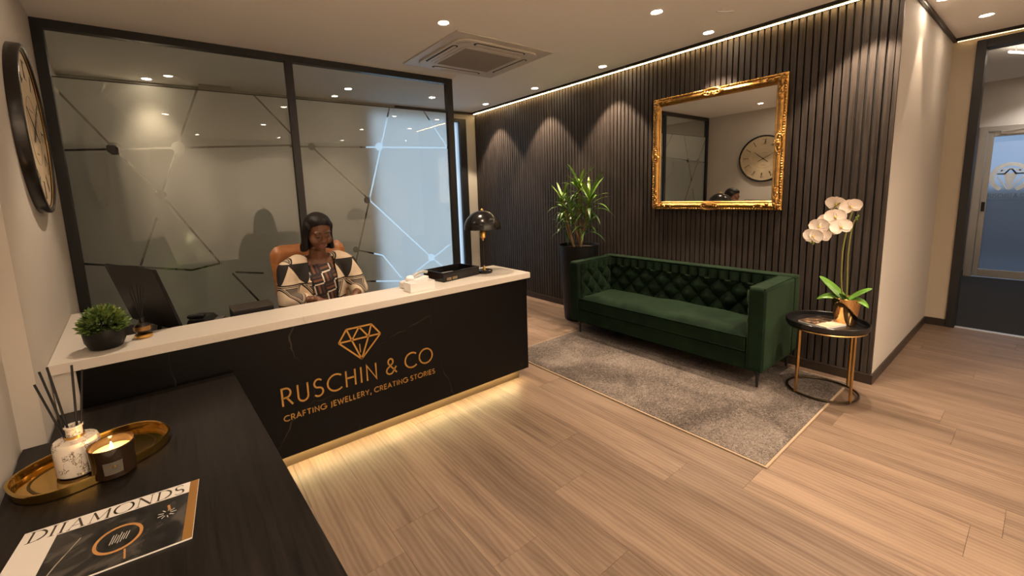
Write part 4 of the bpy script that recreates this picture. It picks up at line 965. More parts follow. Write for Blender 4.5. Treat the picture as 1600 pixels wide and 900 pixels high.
# candle in a black glass
CX_, CY_ = -0.255, 1.775
ca = empty('candle', (CX_, CY_, ZT2), label='lit candle in a dark brown glass tumbler on the gold tray', cat='candle')
M_cg = mat('smoked_glass', (0.022, 0.011, 0.005), 0.12, spec=0.6, coat=0.5)
MB().lathe([(0.0, 0.0005), (0.050, 0.0005), (0.056, 0.005), (0.061, 0.103), (0.0595, 0.105), (0.0575, 0.103), (0.0545, 0.066), (0.0, 0.065)], n=48).build('tumbler', M_cg, ca, world=False, smooth=True)
M_wax = mat('candle_wax', (0.90, 0.66, 0.36), 0.4); M_wax.node_tree.nodes['Principled BSDF'].inputs['Subsurface Weight'].default_value = 0.4
M_wax.node_tree.nodes['Principled BSDF'].inputs['Subsurface Radius'].default_value = (0.03, 0.015, 0.006)
MB().lathe([(0.0, 0.0655), (0.0535, 0.0665), (0.0545, 0.077), (0.052, 0.0755), (0.0, 0.074)], n=40).build('wax', M_wax, ca, world=False, smooth=True)
MB().tube([(0, 0, 0.074), (0.001, 0, 0.083)], 0.0012, 6).build('wick', M_black, ca, world=False)
MB().lathe([(0.0, 0.081), (0.0038, 0.085), (0.0046, 0.091), (0.0028, 0.100), (0.0, 0.108)], n=14).build('flame', emission('flame', (1.0, 0.62, 0.22), 40.0), ca, world=False, smooth=True)
pl = bpy.data.lights.new('flame_light', 'POINT'); pl.energy = 0.35; pl.color = (1, 0.55, 0.2); pl.shadow_soft_size = 0.006; link('flame_light', pl, ca, (0, 0, 0.114))
# label on the tumbler faces the viewer
M_lab = mat('grey_label', (0.10, 0.085, 0.065), 0.5); lab = MB()
def labp(u, v): 
    a = R(-86+(u-0.5)*46); rr_ = 0.0595+0.003*v; return Vector((rr_*math.cos(a), rr_*math.sin(a), 0.022+v*0.042))
lab.grid(labp, 10, 2).build('label', M_lab, ca, world=False, smooth=True)
lm = MB()
for k in range(2):
    a = R(-86+(k-0.5)*9); lm.box(-0.0022, -0.0004, 0.045, 0.0022, 0.0004, 0.052, Matrix.Rotation(a+math.pi/2, 4, 'Z') @ Matrix.Translation((0, -0.0622, 0)))
lm.build('label_mark', M_gold, ca, world=False)
# ------------------------------------------------------------------ magazine on the sideboard
mw, mh = 0.395, 0.272
mg = empty('magazine', (-0.243, 1.430, ZSB), rz=R(-5.5), label='large jewellery magazine with white masthead lying on the black sideboard', cat='magazine')
MB().box(-mw/2+0.001, -mh/2+0.001, 0.0006, mw/2-0.001, mh/2-0.001, 0.0048).build('pages', M_paper, mg, world=False)
M_cov = mat('cover_white', (0.72, 0.68, 0.63), 0.35)
MB().box(-mw/2, -mh/2, 0.0049, mw/2, mh/2, 0.0056).build('cover', M_cov, mg, world=False)
g = NT('cover_photo'); tc = g.n('TexCoord'); n = g.n('TexNoise', Scale=9.0, Detail=2.0, Distortion=1.5); g.l(tc.outputs['Object'], n.inputs['Vector'])
g.l(g.ramp(n.outputs[0], [(0.36, (0.010, 0.010, 0.010)), (0.52, (0.028, 0.026, 0.024)), (0.66, (0.075, 0.066, 0.058))]), g.b.inputs['Base Color']); g.b.inputs['Roughness'].default_value = 0.22
x0, x1 = -mw/2+0.078, mw/2-0.023; ytop = mh/2-0.056
MB().box(x0, -mh/2, 0.00565, x1, ytop, 0.0059).build('cover_photo', g.m, mg, world=False)
MB().box(x1, -mh/2, 0.00565, mw/2-0.001, mh/2, 0.0059).build('cover_strip', mat('bronze_print', (0.34, 0.17, 0.045), 0.3, metal=0.3), mg, world=False)
Mz = Matrix.Translation((0, 0, 0.0056)); M_print = mat('masthead_ink', (0.045, 0.032, 0.02), 0.4)
# high-contrast serif masthead: (thick strokes, thin strokes, width)
SER = {
 'D': (0.80, [[(0.14, 0), (0.14, 1)], arc(0.24, 0.5, 0.52, 0.5, 62, -62, 12)], [[(0.0, 1), (0.24, 1)]+arc(0.24, 0.5, 0.52, 0.5, 90, 60, 4), [(0.0, 0), (0.24, 0)]+arc(0.24, 0.5, 0.52, 0.5, -90, -60, 4)]),
 'I': (0.30, [[(0.15, 0), (0.15, 1)]], [[(0.02, 1), (0.28, 1)], [(0.02, 0), (0.28, 0)]]),
 'A': (0.80, [[(0.36, 1), (0.70, 0)]], [[(0.40, 1), (0.08, 0)], [(0.16, 0.34), (0.58, 0.34)], [(0.0, 0), (0.18, 0)], [(0.58, 0), (0.82, 0)]]),
 'M': (1.05, [[(0.16, 1), (0.50, 0.12)], [(0.88, 1), (0.90, 0)]], [[(0.16, 1), (0.12, 0)], [(0.50, 0.12), (0.88, 1)], [(0.02, 0), (0.22, 0)], [(0.78, 0), (1.02, 0)]]),
 'O': (0.96, [arc(0.48, 0.5, 0.45, 0.5, 125, 235, 12), arc(0.48, 0.5, 0.45, 0.5, -55, 55, 12)], [arc(0.48, 0.5, 0.45, 0.5, 0, 360, 30)]),
 'N': (0.90, [[(0.14, 1), (0.76, 0)]], [[(0.14, 1), (0.14, 0)], [(0.76, 1), (0.76, 0)], [(0.02, 0), (0.26, 0)], [(0.64, 1), (0.88, 1)], [(0.02, 1), (0.16, 1)]]),
 'S': (0.60, [arc(0.30, 0.74, 0.20, 0.25, 160, 265, 8)+arc(0.30, 0.26, 0.23, 0.26, 70, -30, 8)], [arc(0.30, 0.74, 0.22, 0.25, 30, 170, 10), arc(0.30, 0.26, 0.24, 0.26, -30, -150, 10)]),
}
txt = 'DIIAMONDS'; W = sum(SER[c][0] for c in txt)+0.10*(len(txt)-1); tx0, tx1 = -mw/2+0.014, x1-0.012; k = (tx1-tx0)/W; xx = 0; hh = 0.045; yb = mh/2-0.051
for c in txt:
    wd_, thick, thin = SER[c]; mb = MB()
    for pl_ in thick: ribbon(mb, [(tx0+(xx+a)*k, yb+b*hh) for a, b in pl_], 0.0050, 0.0001, 0.0004, Mz)
    for pl_ in thin: ribbon(mb, [(tx0+(xx+a)*k, yb+b*hh) for a, b in pl_], 0.0017, 0.0001, 0.0004, Mz)
    mb.build('masthead_letter', M_print, mg, world=False); xx += wd_+0.10
Mz2 = Matrix.Translation((0, 0, 0.0060)); M_ringp = mat('ring_print', (0.45, 0.22, 0.07), 0.3); M_gemp = mat('gem_print', (0.55, 0.52, 0.48), 0.3); M_twig = mat('twig_print', (0.32, 0.29, 0.22), 0.4)
rg = MB(); rcx, rcy = 0.028, -0.030
ribbon(rg, [(rcx+0.048*math.cos(R(a)), rcy+0.050*math.sin(R(a))) for a in range(0, 361, 12)], 0.0075, 0, 0.0003, Mz2); ribbon(rg, [(0.050, -0.084), (0.056, -0.122)], 0.004, 0, 0.0003, Mz2)
ribbon(rg, [(0.128, 0.045), (0.133, 0.020)], 0.006, 0, 0.0003, Mz2)
rg.build('printed_ring', M_ringp, mg, world=False)
gm_ = MB(); rq = random.Random(3)
for j in range(7): ribbon(gm_, [(0.012+j*0.0055, -0.045+rq.uniform(-.004, .004)), (0.016+j*0.0055, -0.012+rq.uniform(-.006, .006))], 0.0018, 0, 0.0003, Mz2)
for j in range(9): 
    a = j*0.7; ribbon(gm_, [(0.128+0.008*math.cos(a), 0.008+0.010*math.sin(a)), (0.128+0.022*math.cos(a), 0.008+0.020*math.sin(a))], 0.0022, 0, 0.0003, Mz2)
gm_.build('printed_gems', M_gemp, mg, world=False)['kind'] = 'stuff'
tw = MB(); ribbon(tw, [(-0.105, -0.115), (-0.088, -0.05), (-0.070, 0.0)], 0.003, 0, 0.0003, Mz2); ribbon(tw, [(-0.082, -0.03), (-0.060, 0.03)], 0.002, 0, 0.0003, Mz2); tw.build('printed_twig', M_twig, mg, world=False)
sm_ = MB()
for j in range(5): ribbon(sm_, [(-0.150+j*0.005, -0.105), (-0.148+j*0.005, -0.088)], 0.0012, 0.0001, 0.0003, Mz)
sm_.build('small_print', M_twig, mg, world=False)

# ------------------------------------------------------------------ things on the counter
bp = empty('bush_plant', (-0.330, 2.605, ZT), label='bushy green plant in a rounded black pot on the left end of the counter', cat='potted plant')
MB().lathe([(0.0, 0.0008), (0.050, 0.0008), (0.060, 0.005), (0.076, 0.040), (0.080, 0.080), (0.077, 0.098), (0.071, 0.098), (0.072, 0.085), (0.0, 0.080)], n=44).build('pot', M_pot, bp, world=False, smooth=True)
M_bush = [mat('bush_leaf', (0.10, 0.17, 0.035), 0.45), mat('bush_leaf_dark', (0.04, 0.085, 0.02), 0.5), mat('bush_leaf_tip', (0.20, 0.26, 0.06), 0.45)]
rb = random.Random(21); bmb = [MB(), MB(), MB()]
for k in range(1300):
    th = rb.uniform(0, 2*math.pi); ph = math.acos(1-rb.random()*1.12)
    n = Vector((math.sin(ph)*math.cos(th), math.sin(ph)*math.sin(th), math.cos(ph))); rad = rb.uniform(0.62, 1.0)
    c = Vector((n.x*0.084*rad, n.y*0.084*rad, 0.098+n.z*0.092*rad)); c.z = max(c.z, 0.086)
    d = (n+Vector((rb.uniform(-.6, .6), rb.uniform(-.6, .6), rb.uniform(-.2, .7)))).normalized(); s = d.cross(Vector((rb.uniform(-1, 1), rb.uniform(-1, 1), 1))).normalized()
    L = rb.uniform(0.016, 0.032); w_ = L*0.24; up = s.cross(d)
    kk = 1 if rad < 0.8 else (2 if rb.random() < 0.35 and n.z > 0.2 else 0)
    bmb[kk].add([c, c+d*L*0.5+s*w_, c+d*L-up*L*0.12, c+d*L*0.5-s*w_], [(0, 1, 2, 3)])
for k, nm in enumerate(('foliage', 'inner_foliage', 'foliage_tips')):
    o = bmb[k].build(nm, M_bush[k], bp, world=False, weld=False); o['kind'] = 'stuff'
cdz = empty('reed_diffuser', (-0.196, 2.672, ZT), label='small dark globe diffuser with gold base and black reeds beside the bushy plant', cat='reed diffuser')
MB().lathe([(0, 0.0006), (0.036, 0.0006), (0.037, 0.003), (0.037, 0.015), (0.034, 0.018), (0, 0.018)], n=32).build('gold_base', M_gold, cdz, world=False, smooth=True)
MB().sphere((0, 0, 0.050), (0.036, 0.036, 0.033), 24, 14).build('globe', mat('smoky_globe', (0.012, 0.008, 0.006), 0.08, coat=0.5), cdz, world=False, smooth=True)
MB().lathe([(0.012, 0.080), (0.012, 0.098), (0.015, 0.100), (0.015, 0.104), (0.0, 0.104)], n=20).build('neck', M_satin, cdz, world=False, smooth=True)
MB().lathe([(0.0365, 0.040), (0.0372, 0.040), (0.0372, 0.060), (0.0365, 0.060)], n=40).build('amber_band', mat('amber_band', (0.30, 0.16, 0.05), 0.25, metal=0.7), cdz, world=False, smooth=True)
for (a_, t_, L_) in ((180, 11, 0.97), (150, 7, 1.05), (90, 2.5, 1.04), (20, 5, 1.04), (5, 9, 0.98)):
    d = Vector((math.sin(R(t_))*math.cos(R(a_)), math.sin(R(t_))*math.sin(R(a_)), math.cos(R(t_))))
    MB().tube([Vector((0, 0, 0.09))+d*0.005, Vector((0, 0, 0.09))+d*0.175*L_], 0.0028, 6).build('reed', M_black, cdz, world=False)
# computer monitor on the lower work top, seen from behind
mo = empty('monitor', (-0.215, 3.06, 0.765), label='black computer monitor seen from behind at the left of the desk', cat='monitor')
tl_, tr2 = Vector((-0.373, 3.33, 1.222)), Vector((-0.123, 2.755, 1.222)); ax = (tr2-tl_).normalized(); nrm = Vector((-ax.y, ax.x, 0)); nrm = nrm if nrm.x > 0 else -nrm
dn = (Vector((0, 0, -1))+nrm*0.26).normalized(); Hh, Ww = 0.375, (tr2-tl_).length; fn_ = ax.cross(dn); fn_ = fn_ if fn_.dot(nrm) > 0 else -fn_
Mm = Matrix((ax, dn, fn_)).transposed().to_4x4(); Mm.translation = tl_
MB().box(0, 0, -0.004, Ww, Hh, 0.012, Mm).build('display_back', M_darkplastic, mo, bevel=0.004)
MB().box(0.008, 0.008, 0.0122, Ww-0.008, Hh-0.02, 0.0135, Mm).build('screen', mat('dark_screen', (0.01, 0.012, 0.014), 0.15), mo)
cc = Mm @ Vector((Ww/2, Hh*0.93, 0.03)); ft = Vector((cc.x-0.0, cc.y, 0.775))
MB().bar(cc, (cc.x-0.02, cc.y, 0.773), 0.05, 0.02).build('stand', M_darkplastic, mo)
MB().prism([(cc.x-0.02+0.12*math.cos(a*math.pi/12), cc.y+0.10*math.sin(a*math.pi/12)) for a in range(24)], 0.7655, 0.774).build('foot', M_darkplastic, mo)
# black desk telephone on the lower work top
ph = empty('desk_phone', (0.075, 2.93, 0.7655), rz=R(-20), label='black desk telephone just behind the counter, right of the monitor', cat='telephone')
MB().prism([(-0.10, 0.0), (0.10, 0.0), (0.10, 0.055), (0.02, 0.13), (-0.06, 0.135), (-0.10, 0.05)], -0.08, 0.08, Matrix(((1, 0, 0, 0), (0, 0, 1, 0), (0, 1, 0, 0.0008), (0, 0, 0, 1)))).build('body', M_darkplastic, ph, world=False, bevel=0.006)
MB().box(-0.07, -0.075, 0.137, 0.02, -0.035, 0.158).build('handset', M_darkplastic, ph, world=False, bevel=0.010)
MB().box(0.028, -0.02, 0.10, 0.09, 0.06, 0.106, Matrix.Rotation(R(0), 4, 'Y')).build('keypad', mat('grey_keys', (0.08, 0.08, 0.08), 0.5), ph, world=False)
# low black printer-like box behind the counter
lb = empty('document_holder', (0.31, 2.885, 0.7655), rz=R(2), label='low black box with a straight top edge behind the middle of the counter', cat='box')
MB().box(-0.105, -0.08, 0.0006, 0.115, 0.08, 0.150).build('body', M_darkplastic, lb, world=False, bevel=0.005)
MB().box(-0.107, -0.082, 0.1504, 0.117, 0.082, 0.160).build('lid', mat('dark_lid', (0.03, 0.022, 0.018), 0.3), lb, world=False, bevel=0.003)
# keyboard under her hands
kb = empty('keyboard', (0.80, 2.90, 0.7655), label='black keyboard on the lower work top in front of the seated woman', cat='keyboard')
MB().box(-0.20, -0.065, 0.0006, 0.20, 0.065, 0.016).build('base', M_darkplastic, kb, world=False, bevel=0.004)
km = MB().box(-0.0075, -0.0075, 0.0162, 0.0075, 0.0075, 0.021).mesh('key', M_darkplastic)
for r_ in range(5):
    for c_ in range(19): link('key', km, kb, (-0.18+c_*0.02, -0.045+r_*0.0225, 0))
# black letter tray
lt = empty('letter_tray', (1.72, 2.80, ZT), rz=R(8), label='open black letter tray on the right part of the counter', cat='tray')
tw_, td_ = 0.185, 0.125
MB().box(-tw_, -td_, 0.001, tw_, td_, 0.008).build('tray_floor', M_satin, lt, world=False)
wall_pts = lambda: None
for (x0, y0, x1, y1, nm) in ((-tw_, -td_, tw_, -td_+0.010, 'tray_side'), (-tw_, td_-0.010, tw_, td_, 'tray_side'), (-tw_, -td_+0.0105, -tw_+0.010, td_-0.0105, 'tray_side'), (tw_-0.010, -td_+0.0105, tw_, td_-0.0105, 'tray_side')):
    MB().box(x0, y0, 0.0085, x1, y1, 0.070).build(nm, M_satin, lt, world=False, bevel=0.002)
MB().box(-tw_+0.03, -td_-0.0025, 0.010, -tw_+0.075, -td_-0.0003, 0.030).build('label_holder', mat('bronze_label', (0.20, 0.15, 0.09), 0.4), lt, world=False)
MB().box(-tw_+0.085, -td_-0.0025, 0.010, -tw_+0.135, -td_-0.0003, 0.030).build('label_holder', MATS['bronze_label'], lt, world=False)
psk = MB().box(1.62, 2.735, ZT+0.0085, 1.77, 2.875, ZT+0.030).build('paper_stack', mat('grey_papers', (0.22, 0.21, 0.20), 0.5)); tag(psk, 'small stack of grey papers inside the open black letter tray', 'papers')
# dome desk lamp
dl = empty('desk_lamp', (1.995, 2.735, ZT), label='black dome desk lamp with brass stem at the right end of the counter', cat='lamp')
MB().lathe([(0.0, 0.001), (0.066, 0.001), (0.068, 0.006), (0.068, 0.020), (0.062, 0.024), (0.0, 0.025)], n=40).build('base', M_satin, dl, world=False, smooth=True)
MB().lathe([(0.0, 0.0255), (0.014, 0.0255), (0.014, 0.040), (0.007, 0.044), (0.007, 0.060), (0.0, 0.060)], n=20).build('stem_foot', M_gold, dl, world=False, smooth=True)
MB().lathe([(0.0, 0.060), (0.0065, 0.060), (0.0065, 0.270), (0.0, 0.270)], n=16).build('stem', M_black, dl, world=False, smooth=True)
MB().lathe([(0.0, 0.262), (0.006, 0.264), (0.009, 0.285), (0.026, 0.292), (0.026, 0.350), (0.020, 0.358), (0.0, 0.358)], n=28).build('brass_socket', M_gold, dl, world=False, smooth=True)
RS = 0.152
pr_ = [(RS*math.cos(R(a)), 0.362+RS*0.98*math.sin(R(a))) for a in range(0, 91, 6)]; pr_[-1] = (0.0, pr_[-1][1])
pin = [((RS-0.004)*math.cos(R(a)), 0.362+(RS*0.98-0.004)*math.sin(R(a))) for a in range(84, -1, -6)]
MB().lathe([(0.0, 0.362+RS*0.98-0.005)]+pin+[(RS, 0.361)]+pr_, n=48).build('dome_shade', M_satin, dl, world=False, smooth=True)
MB().lathe([(0.0, 0.508), (0.010, 0.510), (0.011, 0.518), (0.004, 0.524), (0.0, 0.530)], n=16).build('finial', M_gold, dl, world=False, smooth=True)
MB().lathe([(0.0, 0.358), (0.005, 0.358), (0.005, 0.505), (0.0, 0.505)], n=10).build('inner_rod', M_black, dl, world=False)
# white upright card box and white telephone
wbx = empty('card_box', (1.315, 2.575, ZT), label='white open card box on the counter in front of the white telephone', cat='box')
for (x0, y0, x1, y1) in ((-0.095, -0.050, 0.095, -0.047), (-0.095, 0.047, 0.095, 0.050), (-0.095, -0.0465, -0.092, 0.0465), (0.092, -0.0465, 0.095, 0.0465)):
    MB().box(x0, y0, 0.0008, x1, y1, 0.062).build('side_wall', M_whitebox, wbx, world=False)
MB().box(-0.0915, -0.0465, 0.0008, 0.0915, 0.0465, 0.003).build('bottom', M_whitebox, wbx, world=False)
wt = empty('telephone', (1.33, 2.695, ZT), rz=R(10), label='white telephone with grey handset on the counter behind the white box', cat='telephone')
MB().prism([(-0.09, 0.0), (0.10, 0.0), (0.10, 0.070), (-0.09, 0.045)], -0.055, 0.055, Matrix(((1, 0, 0, 0), (0, 0, 1, 0), (0, 1, 0, 0.0008), (0, 0, 0, 1)))).build('body', M_white, wt, world=False, bevel=0.008)
MB().tube(smooth_path([(-0.02, 0.0, 0.072), (0.03, 0.0, 0.088), (0.08, 0.0, 0.096), (0.125, 0.0, 0.088)]), [0.012]+[0.011]*17+[0.012], 10).build('handset', mat('grey_handset', (0.42, 0.42, 0.42), 0.4), wt, world=False, smooth=True)
MB().sphere((-0.045, -0.02, 0.066), (0.034, 0.030, 0.026), 14, 10).build('receiver_end', M_whitebox, wt, world=False, smooth=True)
MB().box(-0.030, -0.0565, 0.018, -0.006, -0.0552, 0.040).build('display', mat('phone_display', (0.22, 0.30, 0.30), 0.3), wt, world=False)
# ---- swivel chair
M_tan = mat('tan_leather', (0.30, 0.115, 0.035), 0.42, var=0.12, vscale=14, bump=0.12, bscale=140)
CHX, CHY = 0.80, 3.24
ch = empty('office_chair', (CHX, CHY, 0), label='tan leather swivel chair behind the reception desk', cat='chair')
Mb = Matrix.Translation((CHX, 3.335, 0.54)) @ Matrix.Rotation(R(-8), 4, 'X')
bk = MB()
def bfn(u, v, front):
    w_ = 0.275*min(1.0, 0.90+0.12*v); ang = 1-(2*u-1)**2
    e = min(1, min(u, 1-u)*10)**0.5*min(1, min(v, 1-v)*12)**0.5
    rx = 0.05*max(0, 1-min(v, 1-v)*9)**2
    x = (2*u-1)*(w_-rx); seam = 0.78+0.22*abs(math.sin(math.pi*v*5))**0.5
    return Mb @ Vector((x, -0.03*(1-ang)-(0.045*e*seam if front else -0.045*e), 0.685*v))
bk.grid(lambda u, v: bfn(u, v, True), 28, 60); bk.grid(lambda u, v: bfn(u, v, False), 28, 60)
bk.build('backrest', M_tan, ch, smooth=True)
MB().box(CHX-0.26, 2.98, 0.43, CHX+0.26, 3.40, 0.52).build('seat', M_tan, ch, bevel=0.035, seg=4, smooth=True)
for s in (-1, 1):
    ar = MB().tube(smooth_path([(CHX+s*0.25, 3.34, 0.48), (CHX+s*0.30, 3.33, 0.60), (CHX+s*0.305, 3.28, 0.665), (CHX+s*0.305, 3.12, 0.67)]), 0.014, 8).build('armrest', M_black, ch, smooth=True)
MB().lathe([(0.0, 0.09), (0.028, 0.09), (0.028, 0.43), (0.0, 0.43)], (CHX, 3.2, 0), 16).build('gas_column', M_black, ch, smooth=True)
for k in range(5):
    a = R(90+72*k); e = Vector((CHX+0.29*math.cos(a), 3.2+0.29*math.sin(a), 0.075)); MB().bar((CHX, 3.2, 0.095), e, 0.045, 0.028).build('base_arm', M_black, ch)
    MB().ring(e-Vector((0, 0, 0.045)), 0.018, 0.011, 16, 8, M=Matrix.Rotation(a, 3, 'Z') @ Matrix.Rotation(R(90), 3, 'X')).build('castor', M_black, ch, smooth=True)

# ------------------------------------------------------------------ office behind the glass
cb = empty('tall_cabinet', (xl(4.9)+0.18, 4.95, 0), label='tall dark cabinet against the left wall behind the frosted glass', cat='cabinet')
MB().box(xl(4.5)+0.02, 4.55, 0.0005, xl(4.5)+0.34, 5.40, 2.05).build('carcass', M_black, cb)
for k in range(3): MB().box(xl(4.5)+0.3405, 4.56, 0.06+k*0.665, xl(4.5)+0.355, 5.39, 0.06+k*0.665+0.645).build('door', M_satin, cb)
of = empty('office_plant', (0.10, 4.80, 0), label='leafy green plant standing behind the left frosted glass pane', cat='potted plant')
MB().lathe([(0.0, 0.001), (0.12, 0.001), (0.16, 0.50), (0.14, 0.50), (0.13, 0.46), (0.0, 0.46)], n=32).build('planter', M_pot, of, world=False, smooth=True)
for k in range(42):
    a = k*2.399; kind = k % 4; s = 1.0+0.25*math.sin(k)
    link('leaf', ll[kind][k % 3], of, (0.02*math.cos(a), 0.02*math.sin(a), 0.55+0.013*k), (0, rl.uniform(-0.3, 0.1), a), (s*1.1, s*1.8, s*1.1))
MB().tube([(0, 0, 0.45), (0.01, 0, 1.15)], 0.016, 8).build('cane', M_cane, of, world=False)
od = empty('office_desk', (1.0, 5.05, 0), label='dark desk in the office behind the frosted glass', cat='desk')
MB().box(0.55, 4.80, 0.72, 1.75, 5.40, 0.75).build('top', M_sideboard, od)
for xx in (0.58, 1.68): MB().box(xx, 4.84, 0.0005, xx+0.04, 5.36, 0.7195).build('leg', M_black, od)
# ------------------------------------------------------------------ the seated woman
wo = empty('person', (0.80, 3.14, 0.52), label='seated woman with black bob in patterned cream and black jacket behind the desk', cat='person')
def caps(mb, pts, n=7):
    """tapered limb: pts = [(centre, radius or (rx, ry, rz))...]"""
    for (a, ra), (b, rb_) in zip(pts, pts[1:]):
        a, b = Vector(a), Vector(b)
        ra = Vector(ra) if isinstance(ra, tuple) else Vector((ra,)*3); rb_ = Vector(rb_) if isinstance(rb_, tuple) else Vector((rb_,)*3)
        for k in range(n+1):
            t = k/n; r = ra.lerp(rb_, t); mb.sphere(a.lerp(b, t), tuple(r), 14, 9)
def fuse(mb, name, m, parent, voxel, smooth_it=6, weld=False):
    me = mb.mesh('raw', None, weld=False); tmp = link('raw', me)
    md = tmp.modifiers.new('r', 'REMESH'); md.mode = 'VOXEL'; md.voxel_size = voxel; md.use_smooth_shade = True
    sm = tmp.modifiers.new('s', 'SMOOTH'); sm.iterations = smooth_it; sm.factor = 0.5
    dg = bpy.context.evaluated_depsgraph_get(); dg.update()
    out = bpy.data.meshes.new_from_object(tmp.evaluated_get(dg)); out.name = name
    bpy.data.objects.remove(tmp); bpy.data.meshes.remove(me)
    out.materials.clear(); out.materials.append(m); out.polygons.foreach_set('use_smooth', [True]*len(out.polygons))
    out.transform(wm(parent).inverted())
    return link(name, out, parent)
HC = Vector((0.800, 3.070, 1.330))                   # centre of the skull
Hd = Matrix.Rotation(R(-2), 3, 'Z') @ Matrix.Rotation(R(19), 3, 'X')   # bowed head; local -y is the face, z up
Hd = Matrix.Rotation(R(4), 3, 'Z') @ Matrix.Rotation(R(20), 3, 'X')
def hp(x, y, z): return HC+Hd @ Vector((x, y, z))
M_skin = mat('brown_skin', (0.125, 0.052, 0.025), 0.42, var=0.08, vscale=10)
M_skin.node_tree.nodes['Principled BSDF'].inputs['Subsurface Weight'].default_value = 0.12
M_skin.node_tree.nodes['Principled BSDF'].inputs['Subsurface Radius'].default_value = (0.012, 0.005, 0.003)
b = MB()
def hs(c, r): b.sphere(hp(*c), r, 16, 12, Hd)
hs((0, 0.006, 0.016), (0.081, 0.098, 0.100))           # skull
hs((0, -0.030, -0.030), (0.075, 0.064, 0.082))         # face
hs((0, -0.040, -0.085), (0.052, 0.044, 0.040))         # jaw
hs((0, -0.070, -0.106), (0.024, 0.020, 0.018))         # chin
hs((0, -0.015, -0.105), (0.056, 0.050, 0.034))         # under-chin
for s in (-1, 1):
    hs((s*0.044, -0.062, -0.042), (0.032, 0.028, 0.032))   # cheeks
    hs((s*0.034, -0.082, 0.022), (0.026, 0.013, 0.009))    # brow ridge
    hs((s*0.033, -0.083, -0.001), (0.0165, 0.0105, 0.0095))  # closed lids
    hs((s*0.014, -0.098, -0.041), (0.012, 0.012, 0.010))   # nostril wings
    hs((s*0.080, 0.010, -0.020), (0.011, 0.020, 0.030))    # ears
hs((0, -0.088, 0.000), (0.010, 0.014, 0.022)); hs((0, -0.097, -0.020), (0.011, 0.014, 0.018)); hs((0, -0.104, -0.038), (0.013, 0.013, 0.011))
hs((0, -0.084, -0.068), (0.027, 0.014, 0.009)); hs((0, -0.083, -0.080), (0.023, 0.014, 0.009))   # mouth mound
caps(b, [(hp(0, 0.018, -0.075), 0.056), ((0.80, 3.155, 1.13), 0.062)])
# torso, pelvis, thighs, calves, feet
caps(b, [((0.80, 3.165, 1.10), (0.150, 0.072, 0.060)), ((0.80, 3.155, 0.97), (0.165, 0.105, 0.10)), ((0.80, 3.165, 0.80), (0.155, 0.110, 0.10)), ((0.80, 3.175, 0.64), (0.175, 0.115, 0.09))])
for s in (-1, 1):
    caps(b, [((0.80+s*0.09, 3.15, 0.61), 0.082), ((0.80+s*0.12, 2.84, 0.60), 0.062), ((0.80+s*0.12, 2.83, 0.58), 0.055)])
    caps(b, [((0.80+s*0.12, 2.83, 0.57), 0.054), ((0.80+s*0.12, 2.87, 0.33), 0.046), ((0.80+s*0.12, 2.89, 0.10), 0.032)])
    caps(b, [((0.80+s*0.12, 2.90, 0.045), (0.034, 0.038, 0.036)), ((0.80+s*0.125, 2.78, 0.030), (0.036, 0.045, 0.024))])
SH = {-1: Vector((0.80-0.180, 3.16, 1.085)), 1: Vector((0.80+0.180, 3.16, 1.085))}
EL = {-1: Vector((0.565, 3.085, 0.855)), 1: Vector((1.060, 3.085, 0.870))}
WR = {-1: Vector((0.715, 2.935, 0.872)), 1: Vector((0.985, 2.925, 0.868))}
HA = {-1: Vector((0.765, 2.895, 0.845)), 1: Vector((0.925, 2.890, 0.842))}
for s in (-1, 1):
    caps(b, [(SH[s], 0.062), (EL[s], 0.047)]); caps(b, [(EL[s], 0.045), (WR[s], 0.028)])
    d = (HA[s]-WR[s]).normalized(); side = d.cross(Vector((0, 0, 1))).normalized(); up = side.cross(d)
    caps(b, [(WR[s], 0.026), (HA[s], (0.036, 0.034, 0.017))], 5)
    for k, (off_, L) in enumerate(((-0.027, 0.060), (-0.009, 0.072), (0.009, 0.068), (0.027, 0.052))):
        a0 = HA[s]+d*0.024+side*off_*s; a1 = a0+d*L*0.45+up*0.004; a2 = a1+d*L*0.35-up*0.020; a3 = a2+d*L*0.12-up*0.022
        caps(b, [(a0, 0.0100), (a1, 0.0092), (a2, 0.0084), (a3, 0.0074)], 5)
    t0 = WR[s]+d*0.022-side*0.020*s; t1 = t0+d*0.030-side*0.022*s-up*0.006; t2 = t1+d*0.030-side*0.004*s-up*0.012
    caps(b, [(t0, 0.0125), (t1, 0.0108), (t2, 0.0085)], 5)
body = fuse(b, 'body', M_skin, wo, 0.0052, 4)
